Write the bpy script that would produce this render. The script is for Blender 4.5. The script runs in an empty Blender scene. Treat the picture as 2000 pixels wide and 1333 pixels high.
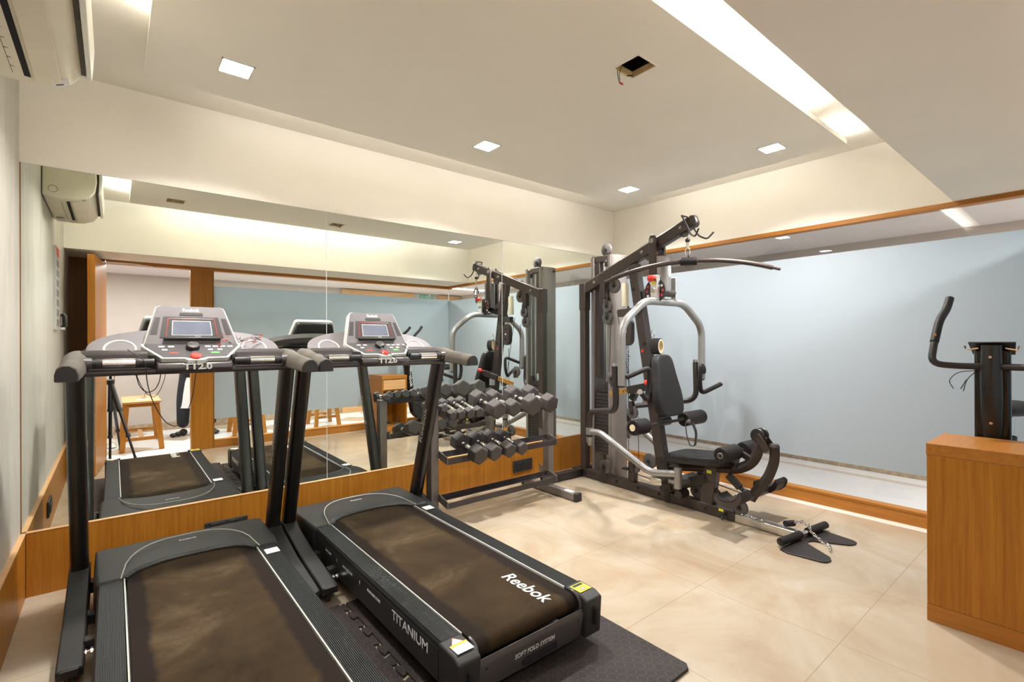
import bpy, bmesh, math, random
from mathutils import Vector, Matrix, Quaternion
random.seed(7)
SC = bpy.context.scene
COL = SC.collection

# ------------------------------------------------------------------ camera
cam_d = bpy.data.cameras.new('camera'); cam = bpy.data.objects.new('camera', cam_d); COL.objects.link(cam)
cam_d.sensor_width = 36.0; cam_d.lens = 954.81 / 2000 * 36.0; cam_d.clip_start = 0.02; cam_d.clip_end = 60
YAW, PITCH, ROLL = math.radians(39.1917), math.radians(0.0502), math.radians(-0.2076)
F_ = Vector((math.sin(YAW) * math.cos(PITCH), math.cos(YAW) * math.cos(PITCH), math.sin(PITCH)))
R_ = Vector((math.cos(YAW), -math.sin(YAW), 0)); U_ = R_.cross(F_)
R2_ = math.cos(ROLL) * R_ + math.sin(ROLL) * U_; U2_ = -math.sin(ROLL) * R_ + math.cos(ROLL) * U_
mm = Matrix((R2_, U2_, -F_)).transposed().to_4x4(); mm.translation = Vector((0, 0, 1.22))
cam.matrix_world = mm
SC.camera = cam
# ------------------------------------------------------------------ exposure, world
SC.view_settings.view_transform = 'Standard'; SC.view_settings.look = 'None'
SC.view_settings.gamma = 1.0; SC.view_settings.use_curve_mapping = False
SC.view_settings.exposure = 0.80
W = bpy.data.worlds.new('world'); SC.world = W; W.use_nodes = True
W.node_tree.nodes['Background'].inputs[0].default_value = (1, 1, 1, 1)
W.node_tree.nodes['Background'].inputs[1].default_value = 0.0

YM, XL, XR, YR = 3.295, -0.346, 4.0628, 0.034          # mirror face, left wall, right glass wall, rear glass wall
ZC, ZP, ZG = 2.567, 2.471, 2.082                        # ceiling, dropped panel underside, soffit / glass head

def area(name, loc, size, power, direction, color=(1, 1, 1), size_y=None, spread=180):
    l = bpy.data.lights.new(name, 'AREA'); l.energy = power; l.color = color
    l.shape = 'RECTANGLE'; l.size = size; l.size_y = size_y or size
    l.spread = math.radians(spread)
    o = bpy.data.objects.new(name, l); COL.objects.link(o); o.location = loc
    o.rotation_euler = Vector(direction).to_track_quat('-Z', 'Y').to_euler()
    return o
# concealed LED strips lying on top of the dropped ceiling panel (the cove light)
WARM = (1.0, 0.86, 0.66); DAY = (1.0, 0.97, 0.92)
COVE = 1.15
def strip(x0, y0, x1, y1, p, out, color):
    cx, cy = (x0 + x1) / 2, (y0 + y1) / 2
    lx, ly = abs(x1 - x0), abs(y1 - y0)
    o = area('cove_led_strip', (cx, cy, 2.512), max(lx, 0.02), p * COVE, (out[0] * 0.4, out[1] * 0.4, 0.9), color, 0.02)
    d = Vector((out[0] * 0.4, out[1] * 0.4, 0.9)).normalized()
    # long side of the rectangle along the panel edge
    along = Vector((1, 0, 0)) if lx > ly else Vector((0, 1, 0))
    z = -d; x = along; y = z.cross(x)
    o.rotation_euler = Matrix((x, y, z)).transposed().to_euler()
    o.data.size = max(lx, ly)
    return o
strip(0.30, 1.09, 3.05, 1.09, 10.5, (0, -1), DAY)       # rear edge
strip(3.50, 1.09, 3.62, 1.09, 1.2, (0, -1), DAY)
strip(0.45, 2.83, 3.45, 2.83, 4.4, (0, 1), DAY)         # towards the mirror wall
strip(0.14, 1.15, 0.14, 2.35, 8.0, (-1, 0), DAY)        # left edge
strip(3.60, 1.30, 3.60, 2.65, 2.6, (1, 0), DAY)         # right edge
# unseen light strips added beyond the glass walls to brighten corridor and film
area('corridor_fill_light', (2.0, -0.55, 2.135), 6.4, 105, (0, 0, -1), (0.95, 0.98, 1.0), 0.16)
area('corridor_fill_light', (4.40, 1.7, 2.135), 0.16, 16, (0, 0, -1), (0.95, 0.98, 1.0), 4.4)

# ------------------------------------------------------------------ node helpers / materials
def new_mat(name):
    m = bpy.data.materials.new(name); m.use_nodes = True
    nt = m.node_tree; return m, nt, nt.nodes['Principled BSDF']
def tc(nt, kind='Object', scale=(1, 1, 1), rot=(0, 0, 0)):
    t = nt.nodes.new('ShaderNodeTexCoord'); mp = nt.nodes.new('ShaderNodeMapping')
    mp.inputs['Scale'].default_value = scale; mp.inputs['Rotation'].default_value = rot
    nt.links.new(t.outputs[kind], mp.inputs[0]); return mp.outputs[0]
def noise(nt, vec, scale, detail=4, rough=0.5, dist=0):
    n = nt.nodes.new('ShaderNodeTexNoise'); n.inputs['Scale'].default_value = scale
    n.inputs['Detail'].default_value = detail; n.inputs['Roughness'].default_value = rough
    n.inputs['Distortion'].default_value = dist
    nt.links.new(vec, n.inputs['Vector']); return n.outputs['Fac']
def ramp(nt, fac, stops):
    r = nt.nodes.new('ShaderNodeValToRGB'); e = r.color_ramp.elements
    while len(e) < len(stops): e.new(0.5)
    for i, (p, c) in enumerate(stops):
        e[i].position = p; e[i].color = (*c, 1)
    nt.links.new(fac, r.inputs[0]); return r.outputs[0]
def math_(nt, op, a, b=None, c=None):
    n = nt.nodes.new('ShaderNodeMath'); n.operation = op
    for i, v in enumerate((a, b, c)):
        if v is None: continue
        if isinstance(v, (int, float)): n.inputs[i].default_value = v
        else: nt.links.new(v, n.inputs[i])
    return n.outputs[0]
def mixc(nt, f, a, b):
    n = nt.nodes.new('ShaderNodeMix'); n.data_type = 'RGBA'
    for i, v in ((0, f), (6, a), (7, b)):
        if isinstance(v, (int, float)): n.inputs[i].default_value = v
        elif isinstance(v, tuple): n.inputs[i].default_value = (*v, 1)
        else: nt.links.new(v, n.inputs[i])
    return n.outputs[2]
def bump(nt, h, bs, strength=0.2, dist=0.01):
    b = nt.nodes.new('ShaderNodeBump'); b.inputs['Strength'].default_value = strength; b.inputs['Distance'].default_value = dist
    nt.links.new(h, b.inputs['Height']); nt.links.new(b.outputs[0], bs.inputs['Normal'])
def simple(name, col, rough=0.5, metal=0.0, var=0.12, nscale=6, spec=0.5, bumpy=0.0, bscale=200, coat=0.0):
    m, nt, b = new_mat(name)
    v = tc(nt)
    f = noise(nt, v, nscale, 5, 0.6)
    c0 = tuple(max(0, c * (1 - var)) for c in col); c1 = tuple(min(1, c * (1 + var)) for c in col)
    nt.links.new(ramp(nt, f, [(0.3, c0), (0.7, c1)]), b.inputs['Base Color'])
    b.inputs['Roughness'].default_value = rough; b.inputs['Metallic'].default_value = metal
    b.inputs['Specular IOR Level'].default_value = spec
    if coat: b.inputs['Coat Weight'].default_value = coat; b.inputs['Coat Roughness'].default_value = 0.1
    if bumpy: bump(nt, noise(nt, v, bscale, 2), b, bumpy, 0.002)
    return m
def wood(name, c0, c1, grain=1.0, axis='Z', rough=0.35, scale=1.0):
    m, nt, b = new_mat(name)
    s = {'Z': (38, 38, 0.9), 'X': (0.9, 38, 38), 'Y': (38, 0.9, 38)}[axis]
    v = tc(nt, 'Object', tuple(k * scale for k in s))
    f = noise(nt, v, 1.6, 6, 0.65, 0.25)
    v2 = tc(nt, 'Object', tuple(k * scale * 5 for k in s)); f2 = noise(nt, v2, 1.5, 3, 0.6)
    f3 = math_(nt, 'ADD', math_(nt, 'MULTIPLY', f, 0.65), math_(nt, 'MULTIPLY', f2, 0.35))
    nt.links.new(ramp(nt, f3, [(0.32, c0), (0.68, c1)]), b.inputs['Base Color'])
    b.inputs['Roughness'].default_value = rough; b.inputs['Specular IOR Level'].default_value = 0.3
    bump(nt, f3, b, 0.08, 0.001)
    return m
def emis(name, col, s):
    m, nt, b = new_mat(name); b.inputs['Emission Color'].default_value = (*col, 1); b.inputs['Emission Strength'].default_value = s
    b.inputs['Base Color'].default_value = (*col, 1); return m

MAT = {}
MAT['wall'] = simple('wall_cream_paint', (0.83, 0.785, 0.695), 0.55, var=0.03, nscale=1.5, bumpy=0.03)
MAT['ceiling'] = simple('ceiling_paint', (0.87, 0.83, 0.745), 0.7, var=0.02, nscale=2)
MAT['wood'] = wood('veneer_vertical', (0.27, 0.092, 0.008), (0.46, 0.19, 0.022))
MAT['wood_h'] = wood('veneer_horizontal', (0.33, 0.12, 0.018), (0.47, 0.195, 0.036), axis='X')
MAT['wood_y'] = wood('veneer_lengthwise', (0.33, 0.12, 0.018), (0.47, 0.195, 0.036), axis='Y')
MAT['wood_dark'] = wood('veneer_dark', (0.15, 0.055, 0.010), (0.24, 0.095, 0.02))
MAT['wood_light'] = wood('veneer_light', (0.55, 0.30, 0.13), (0.68, 0.40, 0.19), axis='X')
MAT['wood_teak'] = wood('stool_wood', (0.36, 0.125, 0.012), (0.54, 0.22, 0.03))
# left wall: cream with faint smears low down
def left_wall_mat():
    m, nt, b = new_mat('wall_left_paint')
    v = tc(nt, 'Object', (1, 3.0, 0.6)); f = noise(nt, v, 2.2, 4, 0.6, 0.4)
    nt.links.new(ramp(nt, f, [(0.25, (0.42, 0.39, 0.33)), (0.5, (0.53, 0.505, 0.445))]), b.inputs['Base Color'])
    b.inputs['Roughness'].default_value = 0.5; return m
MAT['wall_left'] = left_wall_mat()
# polished cream floor tiles
def floor_mat():
    m, nt, b = new_mat('floor_marble_tiles')
    g = nt.nodes.new('ShaderNodeNewGeometry'); sx = nt.nodes.new('ShaderNodeSeparateXYZ'); nt.links.new(g.outputs['Position'], sx.inputs[0])
    x, y = sx.outputs[0], sx.outputs[1]
    T = 0.606
    def joint(co, off):
        fr = math_(nt, 'FRACT', math_(nt, 'DIVIDE', math_(nt, 'SUBTRACT', co, off), T))
        d = math_(nt, 'MINIMUM', fr, math_(nt, 'SUBTRACT', 1.0, fr))
        return math_(nt, 'LESS_THAN', d, 0.0022)
    j = math_(nt, 'MAXIMUM', joint(x, -0.165 - 5 * T), joint(y, 0.695 - 5 * T))
    v = g.outputs['Position']
    f = noise(nt, v, 1.7, 6, 0.62, 1.2)
    base = ramp(nt, f, [(0.30, (0.38, 0.28, 0.185)), (0.50, (0.445, 0.36, 0.26)), (0.72, (0.50, 0.43, 0.345))])
    base = mixc(nt, j, base, (0.30, 0.22, 0.14))
    # pale stone border against the right glass wall
    bd = math_(nt, 'GREATER_THAN', x, XR - 0.085)
    base = mixc(nt, bd, base, (0.80, 0.72, 0.64))
    nt.links.new(base, b.inputs['Base Color'])
    nt.links.new(math_(nt, 'ADD', 0.10, math_(nt, 'MULTIPLY', noise(nt, v, 5, 3), 0.16)), b.inputs['Roughness'])
    b.inputs['Specular IOR Level'].default_value = 0.5
    return m
MAT['floor'] = floor_mat()
def corr_floor():
    m, nt, b = new_mat('corridor_floor_tiles')
    g = nt.nodes.new('ShaderNodeNewGeometry'); sx = nt.nodes.new('ShaderNodeSeparateXYZ'); nt.links.new(g.outputs['Position'], sx.inputs[0])
    x, y = sx.outputs[0], sx.outputs[1]
    # beige-brown diagonal insets on the white floor of the rear corridor, thin beige border along the side corridor
    a = math_(nt, 'ADD', x, math_(nt, 'MULTIPLY', y, 1.0)); c = math_(nt, 'SUBTRACT', x, y)
    fa = math_(nt, 'LESS_THAN', math_(nt, 'FRACT', math_(nt, 'DIVIDE', math_(nt, 'ADD', a, 0.62), 1.15)), 0.48)
    fc = math_(nt, 'LESS_THAN', math_(nt, 'FRACT', math_(nt, 'DIVIDE', math_(nt, 'SUBTRACT', c, 0.25), 1.15)), 0.48)
    dm = math_(nt, 'MULTIPLY', math_(nt, 'MULTIPLY', fa, fc), math_(nt, 'LESS_THAN', y, -0.14))
    base = mixc(nt, dm, (0.86, 0.84, 0.84), (0.50, 0.40, 0.31))
    band = math_(nt, 'MULTIPLY', math_(nt, 'GREATER_THAN', x, 5.17), math_(nt, 'LESS_THAN', x, 5.26))
    base = mixc(nt, band, base, (0.72, 0.62, 0.55))
    nt.links.new(base, b.inputs['Base Color']); b.inputs['Roughness'].default_value = 0.2
    return m
MAT['corr_floor'] = corr_floor()
MAT['corr_wall'] = simple('corridor_wall_paint', (0.50, 0.43, 0.385), 0.6, var=0.03)
MAT['corr_ceiling'] = simple('corridor_ceiling_paint', (0.74, 0.70, 0.71), 0.7, var=0.02)
MAT['skirt_marble'] = simple('brown_marble_skirting', (0.40, 0.29, 0.19), 0.3, var=0.35, nscale=22)
def mirror_mat():
    m, nt, b = new_mat('mirror_silver'); nt.nodes.remove(b)
    g = nt.nodes.new('ShaderNodeBsdfGlossy'); g.inputs['Color'].default_value = (0.86, 0.90, 0.85, 1); g.inputs['Roughness'].default_value = 0.0
    nt.links.new(g.outputs[0], nt.nodes['Material Output'].inputs[0]); return m
MAT['mirror'] = mirror_mat()
def glass_mat(k=2.0, tint=(0.97, 0.99, 0.98)):
    m, nt, b = new_mat('clear_glass'); nt.nodes.remove(b)
    t = nt.nodes.new('ShaderNodeBsdfTransparent'); t.inputs[0].default_value = (*tint, 1)
    g = nt.nodes.new('ShaderNodeBsdfGlossy'); g.inputs['Roughness'].default_value = 0.0
    fr = nt.nodes.new('ShaderNodeFresnel'); fr.inputs[0].default_value = 1.5
    mx = nt.nodes.new('ShaderNodeMixShader')
    ge = nt.nodes.new('ShaderNodeNewGeometry'); fr.inputs[0].default_value = 1.5
    front = math_(nt, 'SUBTRACT', 1.0, ge.outputs['Backfacing'])
    nt.links.new(math_(nt, 'MULTIPLY', front, math_(nt, 'MINIMUM', math_(nt, 'MULTIPLY', fr.outputs[0], k), 0.9)), mx.inputs[0])
    nt.links.new(t.outputs[0], mx.inputs[1]); nt.links.new(g.outputs[0], mx.inputs[2])
    nt.links.new(mx.outputs[0], nt.nodes['Material Output'].inputs[0]); return m
MAT['glass'] = glass_mat()
def film_mat():
    m, nt, b = new_mat('frosted_film'); nt.nodes.remove(b)
    d = nt.nodes.new('ShaderNodeBsdfDiffuse'); d.inputs[0].default_value = (0.45, 0.50, 0.545, 1)
    t = nt.nodes.new('ShaderNodeBsdfTranslucent'); t.inputs[0].default_value = (0.78, 0.86, 0.90, 1)
    mx = nt.nodes.new('ShaderNodeMixShader'); mx.inputs[0].default_value = 0.28
    nt.links.new(d.outputs[0], mx.inputs[1]); nt.links.new(t.outputs[0], mx.inputs[2])
    nt.links.new(mx.outputs[0], nt.nodes['Material Output'].inputs[0]); return m
MAT['film'] = film_mat()
MAT['black'] = simple('black_plastic', (0.022, 0.020, 0.020), 0.42, var=0.2)
MAT['blackgloss'] = simple('gloss_black', (0.010, 0.010, 0.011), 0.18, var=0.1)
MAT['charcoal'] = simple('charcoal_plastic', (0.027, 0.026, 0.025), 0.5, spec=0.32, var=0.12, bumpy=0.04, bscale=600)
MAT['ribbed'] = simple('ribbed_rail_plastic', (0.018, 0.018, 0.018), 0.5, var=0.1, spec=0.35)
MAT['post'] = simple('treadmill_post_paint', (0.012, 0.010, 0.009), 0.30, var=0.1, spec=0.6)
MAT['console'] = simple('console_grey', (0.15, 0.135, 0.138), 0.4, var=0.06)
MAT['console_dk'] = simple('console_dark', (0.060, 0.055, 0.055), 0.3, var=0.1)
MAT['beam'] = simple('console_beam', (0.045, 0.037, 0.036), 0.33, var=0.12)
MAT['dusty'] = simple('dusty_grip', (0.085, 0.072, 0.055), 0.75, var=0.3, nscale=14)
MAT['trim'] = simple('light_grey_trim', (0.50, 0.50, 0.46), 0.35, var=0.04)
MAT['white'] = simple('white_print', (0.78, 0.78, 0.76), 0.5, var=0.02)
MAT['whiteplastic'] = simple('white_plastic', (0.80, 0.78, 0.68), 0.3, var=0.03)
MAT['offwhite'] = simple('aged_white_plastic', (0.74, 0.68, 0.52), 0.35, var=0.05)
MAT['chrome'] = simple('chrome', (0.80, 0.80, 0.80), 0.12, 1.0, var=0.03)
MAT['zinc'] = simple('zinc_plated_steel', (0.72, 0.70, 0.66), 0.28, 1.0, var=0.1, nscale=12)
MAT['steel'] = simple('brushed_steel', (0.75, 0.73, 0.72), 0.3, 0.9, var=0.05)
MAT['gym'] = simple('gym_brown_frame_paint', (0.060, 0.046, 0.041), 0.38, 0.25, var=0.12)
MAT['gym_dk'] = simple('gym_dark_frame_paint', (0.030, 0.024, 0.023), 0.4, 0.15, var=0.12)
MAT['gym_silver'] = simple('gym_silver_paint', (0.31, 0.30, 0.29), 0.34, 0.55, var=0.06)
MAT['gym_shroud'] = simple('gym_shroud_paint', (0.25, 0.225, 0.21), 0.42, 0.3, var=0.06)
MAT['rack'] = simple('rack_grey_paint', (0.21, 0.19, 0.18), 0.4, 0.35, var=0.08)
MAT['rack_dk'] = simple('rack_dark_rail', (0.055, 0.045, 0.045), 0.45, 0.1, var=0.12)
MAT['rubber'] = simple('dumbbell_rubber', (0.060, 0.050, 0.047), 0.6, var=0.45, nscale=16, bumpy=0.05)
MAT['leather'] = simple('black_vinyl_upholstery', (0.020, 0.018, 0.018), 0.45, spec=0.3, var=0.12, bumpy=0.05, bscale=500)
MAT['foam'] = simple('black_foam', (0.020, 0.017, 0.017), 0.55, spec=0.25, var=0.2)
MAT['pulley'] = simple('grey_nylon_pulley', (0.10, 0.09, 0.088), 0.4, var=0.15)
MAT['stack'] = simple('weight_plate_black', (0.035, 0.028, 0.026), 0.5, 0.2, var=0.25)
MAT['red'] = simple('red_plastic', (0.62, 0.035, 0.02), 0.35, var=0.06)
MAT['yellow'] = simple('yellow_label', (0.80, 0.78, 0.05), 0.5, var=0.03)
MAT['orange'] = simple('worn_brass_bar', (0.62, 0.34, 0.10), 0.35, 0.7, var=0.25, nscale=20)
MAT['green'] = simple('green_button', (0.10, 0.55, 0.10), 0.4, var=0.03)
MAT['greensign'] = simple('green_sign', (0.02, 0.30, 0.17), 0.4, var=0.03)
MAT['fleece'] = simple('cream_fleece', (0.72, 0.60, 0.42), 0.9, var=0.15, nscale=60)
MAT['wire_black'] = simple('black_wire', (0.012, 0.012, 0.012), 0.5, var=0.05)
MAT['wire_red'] = simple('red_wire', (0.55, 0.06, 0.04), 0.5, var=0.05)
MAT['wire_yellow'] = simple('yellow_wire', (0.65, 0.58, 0.05), 0.5, var=0.05)
MAT['plaster'] = simple('raw_plasterboard_edge', (0.66, 0.48, 0.24), 0.8, var=0.2, nscale=30)
MAT['void'] = simple('dark_void', (0.006, 0.004, 0.006), 0.9, var=0.1)
MAT['seam'] = simple('mirror_joint', (0.55, 0.56, 0.53), 0.4, var=0.02)
MAT['acrylic'] = glass_mat(1.3, (0.93, 0.95, 0.95)); MAT['acrylic'].name = 'acrylic_shield'
MAT['skin'] = simple('skin', (0.30, 0.16, 0.10), 0.5, var=0.08)
MAT['cloth_white'] = simple('white_apron_cloth', (0.80, 0.80, 0.80), 0.85, var=0.03)
MAT['cloth_black'] = simple('black_trouser_cloth', (0.016, 0.018, 0.026), 0.85, var=0.1)
MAT['cloth_red'] = simple('red_shirt_cloth', (0.62, 0.02, 0.05), 0.8, var=0.05)
MAT['shoe'] = simple('polished_black_shoe', (0.012, 0.012, 0.014), 0.15, var=0.05)
MAT['hair'] = simple('black_hair', (0.012, 0.010, 0.010), 0.5, var=0.1)
def belt_mat():
    m, nt, b = new_mat('dusty_running_belt')
    v = tc(nt, 'Object', (1, 1, 1)); oi = nt.nodes.new('ShaderNodeObjectInfo')
    off = nt.nodes.new('ShaderNodeVectorMath'); off.operation = 'ADD'
    cmb = nt.nodes.new('ShaderNodeCombineXYZ'); nt.links.new(math_(nt, 'MULTIPLY', oi.outputs['Random'], 9.0), cmb.inputs[2])
    nt.links.new(v, off.inputs[0]); nt.links.new(cmb.outputs[0], off.inputs[1]); w = off.outputs[0]
    sx = nt.nodes.new('ShaderNodeSeparateXYZ'); nt.links.new(v, sx.inputs[0])
    # worn dusty middle, darker untouched edges with a ragged border
    ax = math_(nt, 'ABSOLUTE', sx.outputs[0])
    edge = math_(nt, 'ADD', ax, math_(nt, 'MULTIPLY', math_(nt, 'SUBTRACT', noise(nt, w, 9, 6, 0.7), 0.5), 0.05))
    mask = ramp(nt, edge, [(0.178, (1, 1, 1)), (0.196, (0, 0, 0))])
    dust = ramp(nt, noise(nt, w, 3.2, 8, 0.68, 0.6), [(0.30, (0.024, 0.014, 0.006)), (0.55, (0.052, 0.032, 0.014)), (0.78, (0.120, 0.084, 0.048))])
    fine = noise(nt, w, 260, 2, 0.6)
    col = mixc(nt, mask, (0.018, 0.011, 0.008), dust)
    col = mixc(nt, math_(nt, 'MULTIPLY', fine, 0.35), col, (0.020, 0.016, 0.013))
    nt.links.new(col, b.inputs['Base Color']); b.inputs['Roughness'].default_value = 0.85; b.inputs['Specular IOR Level'].default_value = 0.12
    bump(nt, fine, b, 0.15, 0.001)
    return m
MAT['belt'] = belt_mat()
def mat_mat():
    m, nt, b = new_mat('tread_plate_rubber')
    v = tc(nt, 'Object', (1, 1, 1)); sx = nt.nodes.new('ShaderNodeSeparateXYZ'); nt.links.new(v, sx.inputs[0])
    x, y = sx.outputs[0], sx.outputs[1]
    def bars(a, c, ox):
        u = math_(nt, 'FRACT', math_(nt, 'ADD', math_(nt, 'DIVIDE', a, 0.05), ox)); w = math_(nt, 'FRACT', math_(nt, 'ADD', math_(nt, 'DIVIDE', c, 0.05), ox))
        du = math_(nt, 'ABSOLUTE', math_(nt, 'SUBTRACT', u, 0.5)); dw = math_(nt, 'ABSOLUTE', math_(nt, 'SUBTRACT', w, 0.5))
        return math_(nt, 'MULTIPLY', math_(nt, 'LESS_THAN', du, 0.34), math_(nt, 'LESS_THAN', dw, 0.09))
    p = math_(nt, 'ADD', x, y); q = math_(nt, 'SUBTRACT', x, y)
    h = math_(nt, 'MAXIMUM', bars(p, q, 0.0), bars(q, p, 0.5))
    f = noise(nt, v, 5, 5, 0.6)
    base = ramp(nt, f, [(0.3, (0.022, 0.017, 0.016)), (0.7, (0.045, 0.034, 0.031))])
    base = mixc(nt, math_(nt, 'MULTIPLY', h, 0.35), base, (0.08, 0.066, 0.062))
    nt.links.new(base, b.inputs['Base Color']); b.inputs['Roughness'].default_value = 0.6; b.inputs['Specular IOR Level'].default_value = 0.25
    bump(nt, h, b, 0.8, 0.002)
    return m
MAT['mat'] = mat_mat()
def screen_mat(c0, c1, name):
    m, nt, b = new_mat(name); v = tc(nt)
    nt.links.new(ramp(nt, noise(nt, v, 4, 4), [(0.3, c0), (0.7, c1)]), b.inputs['Base Color'])
    b.inputs['Roughness'].default_value = 0.12; return m
MAT['screen'] = screen_mat((0.10, 0.11, 0.15), (0.17, 0.185, 0.23), 'lcd_screen_off')
MAT['led'] = emis('downlight_diffuser', (1.0, 0.98, 0.95), 30)

# ------------------------------------------------------------------ mesh builder
class MB:
    def __init__(s): s.bm = bmesh.new()
    def _xf(s, vs, m):
        for v in vs: v.co = m @ v.co
    def box(s, c, size, rot=None):
        r = bmesh.ops.create_cube(s.bm, size=1.0)['verts']
        m = Matrix.Translation(Vector(c)) @ (rot.to_4x4() if rot is not None else Matrix.Identity(4)) @ Matrix.Diagonal((*size, 1))
        s._xf(r, m); return s
    def b2(s, a, b): # box from min to max corner
        return s.box([(p + q) / 2 for p, q in zip(a, b)], [abs(q - p) for p, q in zip(a, b)])
    def beam(s, p, q, w, h, side=(1, 0, 0), w2=None, h2=None):
        # rectangular bar, w across 'side', h across the other direction
        p, q = Vector(p), Vector(q); d = (q - p).normalized(); sd = Vector(side); sd = (sd - d * sd.dot(d)).normalized(); u = d.cross(sd)
        w2 = w2 or w; h2 = h2 or h
        vs = [s.bm.verts.new(pt + sd * a * ww / 2 + u * b_ * hh / 2) for pt, ww, hh in ((p, w, h), (q, w2, h2)) for a, b_ in ((-1, -1), (1, -1), (1, 1), (-1, 1))]
        for f in ((0, 3, 2, 1), (4, 5, 6, 7), (0, 1, 5, 4), (1, 2, 6, 5), (2, 3, 7, 6), (3, 0, 4, 7)): s.bm.faces.new([vs[i] for i in f])
        return s
    def sweep(s, pts, rings, closed=False, cap=True):
        n = len(rings[0]); R = [[s.bm.verts.new(v) for v in r] for r in rings]
        m = len(R)
        for i in range(m if closed else m - 1):
            a, b = R[i], R[(i + 1) % m]
            for k in range(n): s.bm.faces.new((a[k], a[(k + 1) % n], b[(k + 1) % n], b[k]))
        if cap and not closed:
            s.bm.faces.new(list(reversed(R[0]))); s.bm.faces.new(R[-1])
        return s
    def tube(s, pts, r, seg=12, bend=0.0, nb=5, flat=None, closed=False, rr=None):
        pts = [Vector(p) for p in pts]
        if bend > 0 and len(pts) > 2:
            o = [pts[0]]
            for i in range(1, len(pts) - 1):
                a, b, c = pts[i - 1], pts[i], pts[i + 1]
                t = min(bend, (a - b).length * 0.48, (c - b).length * 0.48)
                p0 = b + (a - b).normalized() * t; p1 = b + (c - b).normalized() * t
                for k in range(nb + 1):
                    u = k / nb; o.append((1 - u) ** 2 * p0 + 2 * u * (1 - u) * b + u * u * p1)
            o.append(pts[-1]); pts = o
        n = len(pts); rings = []; up = None
        for i in range(n):
            if closed: d = (pts[(i + 1) % n] - pts[i - 1]).normalized()
            else: d = (pts[min(i + 1, n - 1)] - pts[max(i - 1, 0)]).normalized()
            if up is None:
                up = Vector((0, 0, 1)) if abs(d.z) < 0.9 else Vector((1, 0, 0))
            up = (up - d * up.dot(d)).normalized(); sd = d.cross(up)
            rad = rr[i] if rr else r
            fx = flat if flat else 1.0
            rings.append([pts[i] + (sd * math.cos(2 * math.pi * k / seg) * fx + up * math.sin(2 * math.pi * k / seg)) * rad for k in range(seg)])
        return s.sweep(pts, rings, closed)
    def cyl(s, p, q, r, seg=20, r2=None):
        p, q = Vector(p), Vector(q); d = (q - p).normalized()
        up = Vector((0, 0, 1)) if abs(d.z) < 0.9 else Vector((1, 0, 0)); up = (up - d * up.dot(d)).normalized(); sd = d.cross(up)
        r2 = r if r2 is None else r2
        return s.sweep(None, [[pt + (sd * math.cos(2 * math.pi * k / seg) + up * math.sin(2 * math.pi * k / seg)) * rad for k in range(seg)] for pt, rad in ((p, r), (q, r2))])
    def lathe(s, p, axis, prof, seg=24):
        # prof: list of (distance along axis, radius)
        p = Vector(p); d = Vector(axis).normalized(); up = Vector((0, 0, 1)) if abs(d.z) < 0.9 else Vector((1, 0, 0)); up = (up - d * up.dot(d)).normalized(); sd = d.cross(up)
        return s.sweep(None, [[p + d * t + (sd * math.cos(2 * math.pi * k / seg) + up * math.sin(2 * math.pi * k / seg)) * max(rad, 1e-4) for k in range(seg)] for t, rad in prof])
    def prism(s, pts, a, b, axis='z'):
        # pts 2D polygon, extruded from a to b along axis
        f = {'z': lambda p, t: (p[0], p[1], t), 'x': lambda p, t: (t, p[0], p[1]), 'y': lambda p, t: (p[0], t, p[1])}[axis]
        A = [s.bm.verts.new(f(p, a)) for p in pts]; B = [s.bm.verts.new(f(p, b)) for p in pts]; n = len(pts)
        s.bm.faces.new(A); s.bm.faces.new(list(reversed(B)))
        for k in range(n): s.bm.faces.new((A[k], B[k], B[(k + 1) % n], A[(k + 1) % n]))
        return s
    def torus(s, c, axis, R, r, seg=24, rs=8, a0=0, a1=2 * math.pi, sx=1.0):
        c = Vector(c); d = Vector(axis).normalized(); up = Vector((0, 0, 1)) if abs(d.z) < 0.9 else Vector((0, 1, 0)); up = (up - d * up.dot(d)).normalized(); sd = d.cross(up)
        full = abs(a1 - a0 - 2 * math.pi) < 1e-3; n = seg if full else seg + 1
        pts = [c + (sd * math.cos(a0 + (a1 - a0) * i / seg) * sx + up * math.sin(a0 + (a1 - a0) * i / seg)) * R for i in range(n)]
        return s.tube(pts, r, rs, closed=full)
    def sphere(s, c, r, sc=(1, 1, 1), u=16, v=10):
        k = bmesh.ops.create_uvsphere(s.bm, u_segments=u, v_segments=v, radius=r)['verts']
        s._xf(k, Matrix.Translation(Vector(c)) @ Matrix.Diagonal((*sc, 1))); return s
    def obj(s, name, mat, parent=None, bevel=0, seg=2, smooth=True, local=False, subsurf=0, angle=35):
        bmesh.ops.recalc_face_normals(s.bm, faces=s.bm.faces)
        me = bpy.data.meshes.new(name); s.bm.to_mesh(me); s.bm.free()
        me.materials.append(MAT[mat] if isinstance(mat, str) else mat)
        return link(name, me, parent, bevel, seg, smooth, local, subsurf, angle)
def wloc(p):
    v = Vector((0, 0, 0))
    while p is not None: v = v + p.location; p = p.parent
    return v
def link(name, me, parent=None, bevel=0, seg=2, smooth=True, local=False, subsurf=0, angle=35):
    o = bpy.data.objects.new(name, me); COL.objects.link(o)
    if parent is not None:
        o.parent = parent
        if not local: me.transform(Matrix.Translation(-wloc(parent)))
    if smooth:
        me.shade_smooth() if hasattr(me, 'shade_smooth') else [setattr(p, 'use_smooth', True) for p in me.polygons]
        me.set_sharp_from_angle(angle=math.radians(angle))
    if bevel:
        b = o.modifiers.new('bevel', 'BEVEL'); b.width = bevel; b.segments = seg; b.limit_method = 'ANGLE'; b.angle_limit = math.radians(35); b.harden_normals = False
    if subsurf:
        ss = o.modifiers.new('sub', 'SUBSURF'); ss.levels = subsurf; ss.render_levels = subsurf
    return o
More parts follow.
